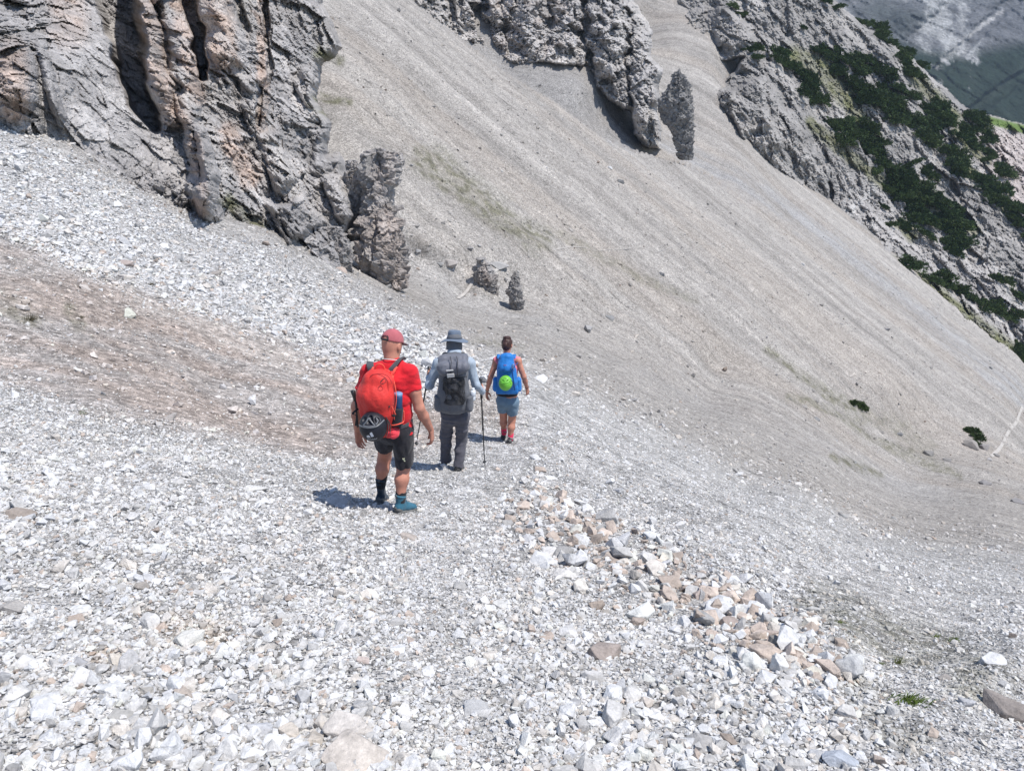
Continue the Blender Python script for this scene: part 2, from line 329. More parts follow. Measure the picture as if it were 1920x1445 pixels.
# ================================================================= CLIFFS
M_cliff = mat('cliff_rock', tint=True, rough=0.95, spec=0.15,
    scales=[(0.5, 0.8, 1.2, 8, ((1, 1, 0.6),)), (2.6, 0.72, 1.25, 8, None), (11, 0.85, 1.12, 4, None)],
    bump=[(1.6, 0.35, 'noise'), (6, 0.12, 'noise')])
M_farrock = mat('far_mountain_rock', tint=True, rough=1.0, spec=0.05, scales=[(0.05, 0.7, 1.3, 8, None), (0.25, 0.6, 1.4, 5, None)], bump=[(0.05, 5.0, 'noise'), (0.25, 1.5, 'noise')])
def cliff_sheet(name, box, step, ctrl, poly, feats=(), tint=None, amp=1.0, size=1.0, soft=10, roll=8.0, dipx=0.18, big=0.0, bigdir=(1, 1), calm=None, seed=0, ragged=10, M=None, label=None, groove=0.6):
    """rock face: base distances from ctrl; feats = (polyline, half width px, metres towards the viewer) give buttresses and clefts"""
    fn = rbf(ctrl); x0, x1, y0, y1 = box
    X, Y = np.meshgrid(np.arange(x0, x1+.1, step), np.arange(y0, y1+.1, step))
    D = fn(X, Y); P0 = wpos(X, Y, D)
    wx = ragged*fbm(P0*0.5/size, 4, seed=seed+80); wy = ragged*fbm(P0*0.5/size + 7, 4, seed=seed+81)
    Xw, Yw = X + wx, Y + wy
    for (pts, hw, prot) in feats:
        d, par, _ = polydist(X + wx*1.9, Y + wy*1.9, pts)
        hws = hw if not isinstance(hw, tuple) else hw[0]*(1-par) + hw[1]*par
        t = np.clip(1 - (d/hws)**2, 0, 1); t = t*sstep(0, 0.12, par)*(1 - 0.8*sstep(0.75, 1, par)) if prot > 0 else t
        t = t*np.clip(1 + 0.5*fbm(P0*0.4/size + prot, 3, seed=seed+60), 0, 1.2)
        D = D - prot*t**0.75 if prot > 0 else D - prot*sstep(0, 0.6, t)
    P = P0*1.0          # noise is read on the plain face, so ledges do not follow the buttress contours
    # tilted strata frame: columns lean a little
    Q = np.stack([P[..., 0] + dipx*P[..., 2], P[..., 1], P[..., 2]], -1)/size
    warp = 0.45*np.stack([fbm(Q*0.5 + 3, 3, seed=seed+1), fbm(Q*0.5 + 8, 3, seed=seed+2), fbm(Q*0.5 + 13, 3, seed=seed+3)], -1)
    Qv = (Q + warp)*np.array([1, 0.6, 0.5])
    fa, aid = facets(Qv*0.36, seed+4); fb, bid = facets((Q + warp)*np.array([1, .6, 0.7])*0.95, seed+8); fc_, cid = facets((Q + warp)*np.array([1, .7, 0.85])*2.4, seed+12); fd, _ = facets((Q + warp)*4.6, seed+15)
    disp = 1.2*fa + 0.72*fb + 0.42*fc_ + 0.20*fd + 1.7*fbm(Qv*0.45, 3, seed=seed+20) + 1.0*fbm(Q*np.array([1, .6, 0.8])*1.3, 6, gain=0.66, seed=seed+25) + 0.35*fbm(Q*np.array([1, .6, 0.5])*1.1, 3, seed=seed+29, ridge=True)
    if big:
        ax, az = bigdir; qb = np.stack([(P[..., 0]*az - P[..., 2]*ax), (P[..., 0]*ax + P[..., 2]*az)*0.22, P[..., 1]*0.3], -1)/size
        disp = disp + big*(1.4*fbm(qb*0.10, 3, seed=seed+70, ridge=True) + 0.7*fbm(qb*0.33, 3, seed=seed+73, ridge=True))
    disp = disp*amp*size*(1 if calm is None else 1 - 0.55*softpoly(X, Y, calm, 40))
    ins = polydist(Xw, Yw, list(poly)+[poly[0]])[0]; inside = inpoly(Xw, Yw, poly)
    ins = np.where(inside, ins, 0)
    edge = 1 - np.sqrt(1 - (1 - np.clip(ins/soft, 0, 1))**2)        # rounds back at the outline
    D2 = D - disp + edge*roll
    P = wpos(X, Y, D2)
    keep = polydist(Xw, Yw, list(poly)+[poly[0]])[0]; keep = inside | (keep < step*1.5)
    tn = fbm(Q*0.25, 4, seed=seed+40); tn2 = fbm(Q*1.1, 4, seed=seed+41)
    T = tint(X, Y, P, tn, tn2, aid, bid)
    F = grid_faces(*X.shape, keep); used = np.unique(F); remap = np.full(X.size, -1); remap[used] = np.arange(len(used))
    me = np_mesh(name, P.reshape(-1, 3)[used], remap[F], False, T.reshape(-1, 3)[used])
    me.polygons.foreach_set('use_smooth', np.full(len(me.polygons), size > 3))
    o = link(name, me, M or M_cliff)
    return tag(o, kind='structure')
def tint_left(px, py, P, n, n2, aid, bid):
    c = np.zeros(P.shape) + np.array((0.380, 0.364, 0.357)); c = lerp3(c, (0.52, 0.49, 0.465), sstep(-0.2, 0.5, n))
    tan = 0
    for pts, wd in (([(270,-60),(285,60),(300,150),(335,225)], 34), ([(330,-60),(350,90),(372,180)], 26), ([(400,-60),(425,120)], 36), ([(490,0),(495,150),(490,240)], 14), ([(20,100),(30,200)], 42), ([(120,0),(130,60)], 50), ([(365,260),(380,400)], 16), ([(715,380),(740,500)], 30), ([(430,250),(470,330)], 30)):
        tan = np.maximum(tan, sstep(wd, wd*0.4, polydist(px + 14*n2, py, pts)[0]))
    c = lerp3(c, (0.50, 0.40, 0.34), tan*(0.35 + 0.65*sstep(-0.4, 0.4, n2)))
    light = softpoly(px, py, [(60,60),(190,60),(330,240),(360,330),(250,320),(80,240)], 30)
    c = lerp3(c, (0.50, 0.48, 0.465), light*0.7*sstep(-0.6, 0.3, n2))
    moss = 0
    for pts, wd in (([(425,375),(450,400),(490,430)], 22), ([(585,190),(615,210)], 16), ([(600,100),(640,125)], 20)):
        moss = np.maximum(moss, sstep(wd, 4, polydist(px, py, pts)[0] + 14*n2))
    c = lerp3(c, (0.15, 0.15, 0.06), moss*0.8*sstep(-0.5, 0.1, n2))
    return c*(0.86 + 0.28*bid)[..., None]*(0.9 + 0.2*aid)[..., None]
LEFTPOLY = [(-400,-240),(640,-240),(618,-40),(600,10),(625,45),(640,90),(600,130),(592,180),(618,230),(612,290),(640,290),(652,330),(672,345),(676,400),(655,420),(640,470),(650,520),(560,560),(330,450),(150,370),(-50,290),(-400,200)]
cliff_sheet('cliff', (-400, 700, -240, 560), 1.9,
    [(0,212,29.5),(-400,150,25),(100,262,30.5),(200,308,31.5),(300,360,33),(400,402,34),(500,455,35.5),(600,500,37.5),(660,520,39),(400,480,33.5),(200,380,31),(0,300,29),
     (0,0,38),(-400,-200,40),(150,100,36),(0,-240,46),(250,200,37),(250,0,47),(400,200,42),(400,0,50),(300,-240,56),(550,0,58),(520,200,48),(600,300,47),(600,-240,70),(640,420,43),(560,420,40),(450,330,38)],
    LEFTPOLY, feats=[
     ([(205,-240),(222,0),(245,100),(262,190),(285,240)], (54, 16), -14.0),          # the deep cleft
     ([(345,-240),(352,-20),(368,70),(375,150)], (24, 10), -8.0),
     ([(262,-240),(268,0),(283,90),(303,160),(322,215)], (21, 26), 3.4),          # pillars
     ([(310,-240),(318,0),(338,80),(352,170),(360,260),(385,400)], (26, 20), 2.6),
     ([(405,-240),(410,0),(418,70),(428,130)], (38, 32), 3.0),
     ([(374,230),(384,300),(398,420)], (13, 24), 3.4), ([(60,60),(90,150),(120,240)], (14, 14), 1.2),
     ([(470,130),(480,180),(490,240)], (30, 26), 2.2),
     ([(505,240),(520,300),(545,350)], (26, 30), 2.4),
     ([(535,370),(560,420),(580,450)], (38, 44), 3.0),
     ([(560,130),(575,170),(590,210)], (24, 20), 2.2),
     ([(630,320),(640,370),(645,420)], (22, 20), 2.4),
     ([(600,240),(610,290),(600,330)], (24, 20), 1.6),
     ([(440,0),(450,60)], (20, 20), -1.5), ([(500,0),(498,120),(490,230)], (7, 7), -1.6),
     ([(-30,20),(15,80),(25,150),(35,230)], (40, 46), 1.8)],
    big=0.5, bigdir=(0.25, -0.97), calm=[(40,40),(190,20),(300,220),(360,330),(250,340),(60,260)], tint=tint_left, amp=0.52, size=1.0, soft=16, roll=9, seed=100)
def tint_right(px, py, P, n, n2, aid, bid):
    c = np.zeros(P.shape) + np.array((0.42, 0.40, 0.385)); c = lerp3(c, (0.52, 0.49, 0.46), sstep(-0.2, 0.5, n))
    c = lerp3(c, (0.44, 0.39, 0.355), softpoly(px, py, [(880,-60),(1080,-60),(1080,80),(900,120)], 30)*sstep(-0.2, 0.5, n2)*0.8)
    return c*(0.84 + 0.32*bid)[..., None]
cliff_sheet('cliff', (700, 1300, -200, 310), 1.9,
    [(800,20,160),(940,120,158),(1000,125,157),(1090,130,156),(1150,190,151),(1190,215,149),(1240,272,148),(1240,150,158),(700,-60,160),(1210,60,170),(1100,0,174),(1000,0,172),(900,0,172),(1000,-200,185),(1300,-200,200),(700,-200,190),(1210,0,180),(1100,300,146),(900,200,150)],
    [(700,-240),(1230,-240),(1195,-60),(1190,0),(1222,60),(1226,110),(1240,130),(1232,200),(1242,285),(1205,275),(1190,255),(1186,212),(1165,210),(1140,190),(1112,158),(1100,132),(1060,128),(1010,122),(960,140),(920,135),(760,40),(700,0)], feats=[
     ([(850,-200),(850,0),(848,30)], (14, 8), -5), ([(905,0),(915,60),(930,120)], (9, 12), -4.5), ([(925,-40),(925,60)], (16, 16), 3.0), ([(985,-100),(985,0),(975,110)], (46, 40), 5.0), ([(1050,-60),(1060,20),(1070,110)], (32, 26), 3.5),
     ([(1093,0),(1095,60),(1093,80)], (6, 8), -4), ([(1128,-60),(1120,40),(1112,75)], (22, 16), 4.0), ([(1110,95),(1103,130)], (9, 9), -5.0), ([(1165,-80),(1160,30),(1150,110),(1150,180)], (34, 36), 6.0), ([(1205,60),(1210,150),(1215,250)], (26, 28), 5.0),
     ([(935,118),(965,126)], (11, 9), -5), ([(1180,20),(1178,130),(1185,200)], (5, 6), -2.5)],
    big=0.8, bigdir=(0.05, -1.0), tint=tint_right, amp=0.75, size=2.0, soft=10, roll=12, seed=300, ragged=11, dipx=0.05)
# mountain flank with dwarf pines, upper right
def tint_flank(px, py, P, n, n2, aid, bid):
    c = np.zeros(P.shape) + np.array((0.31, 0.295, 0.28)); c = lerp3(c, (0.41, 0.388, 0.365), sstep(-0.2, 0.4, n))
    c = lerp3(c, (0.50, 0.44, 0.41), softpoly(px, py, [(1820,210),(1960,260),(1960,420),(1900,400),(1840,300)], 25)*0.9)
    c = lerp3(c, (0.50, 0.475, 0.455), softpoly(px, py, [(1600,330),(1760,420),(1920,560),(1960,720),(1700,500),(1560,380)], 40)*0.6)
    c = lerp3(c, (0.52, 0.50, 0.48), sstep(11, 3, polydist(px, py, [(1588,402),(1620,372),(1650,345)])[0])*0.8)
    gr = 0
    for pts, wd in (([(1490,110),(1540,130),(1590,180)], 26), ([(1520,230),(1600,300),(1660,345)], 12), ([(1590,190),(1640,260)], 16), ([(1720,150),(1790,220)], 14), ([(1790,250),(1850,300)], 12),
                    ([(1670,495),(1760,555),(1830,610),(1920,680)], 20), ([(1690,340),(1760,400),(1830,430)], 12), ([(1690,420),(1710,440)], 14), ([(1800,300),(1830,330),(1910,420)], 10)):
        gr = np.maximum(gr, sstep(wd*1.3, wd*0.5, polydist(px, py, pts)[0] + 10*n2))
    c = lerp3(c, (0.16, 0.165, 0.07), gr*(0.5 + 0.4*sstep(-0.3, 0.3, n2)))
    c = lerp3(c, (0.13, 0.19, 0.055), softpoly(px, py, [(1838,214),(1870,222),(1960,245),(1960,262),(1880,240),(1850,232)], 3))
    return c*(0.86 + 0.28*bid)[..., None]
FLANK_CTRL = [(1400,280,186),(1400,180,198),(1340,180,200),(1500,350,192),(1590,405,196),(1660,480,182),(1800,590,173),(1920,690,167),(1270,60,232),(1310,120,218),(1330,60,226),(1300,0,236),(1400,50,222),(1500,200,208),(1600,300,205),(1700,420,200),(1800,500,190),
     (1560,0,240),(1620,50,240),(1700,90,240),(1760,160,238),(1830,220,236),(1860,226,240),(1920,242,246),(1700,250,216),(1800,350,210),(1920,450,200),(1920,350,218),(2300,500,220),(2300,900,165),(1400,-200,260),(1700,-200,280),(1500,480,180),(1700,620,166)]
FLANK_POLY = [(1270,-240),(1540,-240),(1545,-20),(1575,10),(1625,50),(1665,75),(1700,100),(1740,140),(1790,185),(1835,216),(1870,222),(1960,246),(2300,330),(2300,1000),(1960,900),(1700,720),(1560,600),(1440,440),(1400,340),(1385,275),(1378,240),(1340,190),(1330,172),(1380,130),(1395,108),(1360,118),(1310,118),(1292,90),(1262,75),(1262,30)]
cliff_sheet('mountain_flank', (1250, 2300, -240, 1000), 2.2, FLANK_CTRL, FLANK_POLY, feats=[
     ([(1290,20),(1300,60),(1300,90)], (34, 34), 4), ([(1350,10),(1370,60),(1390,100)], (36, 34), 5), ([(1400,150),(1420,200),(1440,250)], (52, 50), 6.0), ([(1345,165),(1365,200)], (24, 24), 4), ([(1430,230),(1450,290)], (34, 34), 3.5),
     ([(1480,200),(1500,270),(1530,320)], (20, 26), 3.0), ([(1530,250),(1540,300)], (14, 14), -2), ([(1385,0),(1400,40),(1440,110)], (8, 8), -2.5), ([(1470,0),(1475,60)], (12, 10), -2), ([(1555,345),(1560,375)], (5, 5), -2.5),
     ([(1785,345),(1795,365)], (9, 9), -2.5), ([(1560,60),(1600,100)], (30, 30), 3), ([(1640,90),(1690,150)], (24, 24), 2.5), ([(1700,170),(1760,240)], (10, 10), -2), ([(1560,130),(1640,230)], (10, 10), -1.5)],
    big=2.2, bigdir=(0.55, -0.83), tint=tint_flank, amp=0.5, size=2.2, soft=8, roll=9, seed=500, ragged=6, dipx=0.35)
# distant mountain side
def tint_far(px, py, P, n, n2, aid, bid):
    c = np.zeros(P.shape) + np.array((0.13, 0.132, 0.138)); st = fbm(np.stack([(0.7*P[..., 0] + 0.7*P[..., 2])*0.45, P[..., 1]*0.3, (0.7*P[..., 2] - 0.7*P[..., 0])*1.1], -1)*0.011, 7, gain=0.72, seed=611)
    c = lerp3(c, (0.34, 0.34, 0.335), sstep(-0.05, 0.2, st + 0.15*n2))
    c = lerp3(c, (0.42, 0.41, 0.40), np.maximum(sstep(9, 2, polydist(px, py, [(1925,118),(1890,150),(1860,178),(1828,205)])[0] + 6*n2), sstep(5, 1, polydist(px, py, [(1880,20),(1800,80),(1755,130)])[0] + 6*n2)*0.8))
    wood = np.maximum(softpoly(px + 20*n, py, [(1640,60),(1720,90),(1800,105),(1920,80),(1960,50),(1960,260),(1820,235)], 16), softpoly(px + 20*n, py, [(1600,20),(1700,80),(1720,50),(1760,30),(1650,0)], 20)*0.5)
    wood = wood*sstep(0.22, 0.10, st - 0.25*n2 + 0.15*n)
    return lerp3(c, (0.02, 0.032, 0.022), wood*0.97)
cliff_sheet('far_mountain', (1440, 2400, -240, 420), 2.6, [(1920,240,900),(1700,100,960),(1560,0,1080),(1920,0,1150),(1920,-200,1500),(1450,-200,1500),(1500,100,900),(1800,400,760),(2400,400,760),(2400,0,1100),(2400,-200,1500),(1830,200,900)],
    [(1430,-260),(2420,-260),(2420,440),(1430,440)], feats=[([(1940,130),(1880,170),(1800,230)], (14, 14), -16), ([(1760,-20),(1680,60)], (26, 26), 30), ([(1900,0),(1760,130)], (14, 14), -14)], tint=tint_far, big=2.5, bigdir=(-0.7, -0.7), amp=0.16, size=16.0, soft=4, roll=0, seed=600, ragged=5, M=M_farrock, dipx=0.9)
# ---------------------------------------------------------------- free-standing pinnacles
def pinnacle(rows, Y, label, seed, thick=0.85, tan=0.3, size=0.45, lean=0.0, sink=True, group=None, base=(0.35, 0.335, 0.325)):
    """rows of (py, left px, right px) from top to foot -> closed displaced column"""
    r = np.array(rows, float); nv = 110; nu = 96
    t = np.linspace(0, 1, nv); py = r[0, 0] + (r[-1, 0]-r[0, 0])*t
    L = np.interp(py, r[:, 0], r[:, 1]); R = np.interp(py, r[:, 0], r[:, 2]); ph = np.linspace(0, 2*np.pi, nu, endpoint=False)
    C = wpos((L+R)/2, py, Y + lean*t); hw = np.linalg.norm(wpos(R, py, Y) - wpos(L, py, Y), axis=1)/2
    cap = np.sqrt(np.clip(1 - (1 - np.clip(t/0.03, 0, 1))**2, 0, 1))
    V = C[:, None, :] + np.stack([np.cos(ph)[None]*(hw*cap)[:, None], np.sin(ph)[None]*(hw*cap*thick)[:, None], np.zeros((nv, nu))], -1)
    Nn = np.stack([np.cos(ph)*np.ones((nv, 1)), np.sin(ph)*np.ones((nv, 1)), 0.2*np.ones((nv, nu))], -1)
    s = size*hw.max(); Q = V/s*np.array([1, 1, 0.75]) + seed
    fa, aid = facets(Q*0.6, seed); fb, bid = facets(Q*1.6, seed+5); fc_, _ = facets(Q*3.6, seed+7)
    d = 0.36*fa + 0.26*fb + 0.12*fc_ + 0.16*fbm(Q*0.8, 5, gain=0.6, seed=seed+9) + 0.1
    V = V + Nn*(d*s)[..., None]*np.minimum(1, cap+0.3)[:, None, None]
    n = fbm(Q*0.4, 3, seed=seed+11); c = np.zeros(V.shape) + np.array(base); c = lerp3(c, (0.47, 0.39, 0.34), tan*sstep(-0.2, 0.5, n)); c = c*(0.84 + 0.3*bid)[..., None]
    i = np.arange(nv*nu).reshape(nv, nu); j = np.roll(i, -1, 1); F = np.stack([i[:-1], i[1:], j[1:], j[:-1]], -1).reshape(-1, 4)
    top = V[0].mean(0, keepdims=True); VV = np.concatenate([V.reshape(-1, 3), top]); k = nv*nu
    Ft = np.stack([i[0], j[0], np.full(nu, k)], -1)
    foot = V[-1].mean(0); o = link('rock_pinnacle', np_mesh('rock_pinnacle', VV - foot, [F, Ft], False, np.concatenate([c.reshape(-1, 3), c[0, :1]])), M_cliff)
    o.location = foot; tag(o, label, 'rock pinnacle', group); return o
pinnacle([(277,705,722),(290,686,733),(320,680,742),(345,680,738),(360,690,740),(400,682,744),(440,668,752),(480,668,758),(515,690,764),(540,704,762)], 45.5, 'tallest brown-grey rock tower at the lower right end of the left cliff', 21, tan=0.6, thick=0.9, size=0.5, lean=-1.0)
pinnacle([(300,652,664),(312,650,672),(340,644,682),(380,640,686),(420,636,680),(450,632,672)], 46.5, 'jagged rock tooth just left of the tall brown-grey tower', 22, tan=0.5)
pinnacle([(424,622,634),(440,622,646),(465,622,658),(490,626,658),(520,632,656),(535,634,654)], 41.0, 'small dark rock finger in front of the tall tower foot', 23, tan=0.3)
pinnacle([(484,902,908),(494,897,914),(505,893,922),(522,892,928),(540,903,931),(562,914,930)], 62.5, 'squat split rock stump beside the trail bend', 24, tan=0.6, size=0.7)
pinnacle([(508,963,966),(518,960,971),(530,956,975),(548,953,978),(568,957,981),(588,963,979)], 61.0, 'slender pointed rock needle right of the squat stump', 25, tan=0.6, size=0.6)
pinnacle([(128,1272,1276),(145,1263,1283),(165,1254,1293),(190,1240,1296),(220,1242,1298),(245,1258,1299),(270,1266,1299),(300,1276,1296)], 144, 'dark pointed rock fin standing in the scree below the right cliff', 26, tan=0.0, size=0.4, base=(0.25, 0.242, 0.236))
# ================================================================= LOOSE STONES
def hull_template(n, seed, detail=0):
    r = random.Random(seed); bm = bmesh.new()
    for _ in range(n):
        v = Vector((r.gauss(0, 1), r.gauss(0, 1), r.gauss(0, 1))).normalized()*r.uniform(0.85, 1.15)
        v = Vector([max(-0.72, min(0.72, c)) for c in v]); bm.verts.new(v)       # clipped sides give broken, blocky faces
    res = bmesh.ops.convex_hull(bm, input=bm.verts)
    bmesh.ops.delete(bm, geom=list({g for g in res['geom_interior'] + res['geom_unused'] if isinstance(g, bmesh.types.BMVert)}), context='VERTS')
    if detail:
        bmesh.ops.dissolve_limit(bm, angle_limit=0.14, verts=bm.verts, edges=bm.edges)
        bmesh.ops.bevel(bm, geom=bm.edges[:], offset=0.035, segments=1, affect='EDGES', profile=0.6)
        bmesh.ops.triangulate(bm, faces=bm.faces)
        for _ in range(detail):
            bmesh.ops.subdivide_edges(bm, edges=[e for e in bm.edges if e.calc_length() > 0.22], cuts=1, use_grid_fill=False)
            bmesh.ops.triangulate(bm, faces=bm.faces)
    bmesh.ops.triangulate(bm, faces=bm.faces); bmesh.ops.recalc_face_normals(bm, faces=bm.faces)
    V = np.array([v.co[:] for v in bm.verts]); F = np.array([[v.index for v in f.verts] for f in bm.faces]); bm.free()
    V = V - V.mean(0); V /= np.abs(V[:, :2]).max()*2.0           # about one unit wide
    if detail:
        n = fbm(V*3.0 + seed, 4, gain=0.6, seed=seed); a, b, c = worley(V*3.0, seed)
        V = V*(1 + 0.05*n + 0.045*(c - 0.5))[:, None]
    return V, F
T_TINY = [hull_template(7, 100+k) for k in range(10)]
T_SMALL = [hull_template(12, 200+k) for k in range(16)]
T_BIG = [hull_template(13, 300+k, 2) for k in range(18)]
def zones(px, py, P):
    """list of (weight mask, median size m, sigma, coverage)"""
    Y = P[..., 1]; wob = 30*fbm(P*0.5, 3, seed=44)
    br = softpoly(px + wob, py + wob*0.5, BROWN, 30)
    ul = softpoly(px, py + wob*0.6, [(-600,150),(0,225),(200,318),(400,420),(640,520),(870,650),(920,720),(800,745),(640,690),(300,560),(0,440),(-600,380)], 16)
    near = sstep(24, 14, Y)*(1-br)*(1-ul)
    band = np.clip(sstep(95, 20, polydist(px, py, [(1000,960),(1100,1020),(1220,1080),(1340,1140),(1450,1200),(1530,1240)])[0] + wob), 0, 1)
    tr = sstep(75, 15, polydist(px, py, [(900,1445),(840,1200),(800,1060),(790,980),(870,900),(960,840),(1010,770)])[0] + wob)*0.85
    hol = softpoly(px + wob, py + wob, [(1500,1090),(1640,1080),(1940,1200),(2100,1500),(1780,1500),(1680,1380),(1600,1250)], 30)
    pile = softpoly(px + wob, py + wob, [(-700,1230),(200,1260),(560,1200),(760,1330),(700,1700),(-700,1700)], 40)
    rightpile = softpoly(px + wob, py + wob, [(1100,1330),(1500,1220),(1650,1420),(1700,1700),(1000,1700)], 40)
    leftmid = softpoly(px + wob, py + wob, [(-700,840),(400,860),(600,960),(500,1080),(-700,1180)], 40)
    clump = 0.75 + 0.5*sstep(-0.4, 0.4, fbm(P*1.1, 3, seed=47))
    pl = np.clip(pile + rightpile*0.9, 0, 1)
    base = near*(1-tr)*(1-hol)
    return [(base*(1-pl)*(1-band), 0.027, 0.62, 1.2*clump), (base*leftmid, 0.052, 0.50, 0.35*clump), (near*tr, 0.017, 0.5, 0.9*clump), (near*hol, 0.018, 0.55, 0.6*clump), (base*band, 0.115, 0.42, 1.25*clump), (base*band, 0.035, 0.5, 0.6),
            (base*pl, 0.047, 0.55, 1.1*clump), (base*pl, 0.03, 0.5, 0.5), (ul, 0.12, 0.5, 1.1*clump), (ul, 0.07, .4, .5), (br, 0.05, 0.7, 0.20*clump), (sstep(14, 24, Y)*sstep(50, 30, Y)*(1-ul)*(1-br), 0.09, 0.6, 0.55*clump),
            (sstep(30, 55, Y)*sstep(-0.5, 0.5, streaks(P, 51)), 0.17, 0.5, 0.14*clump), (sstep(30, 55, Y), 0.42, 0.40, 0.014*clump)], band
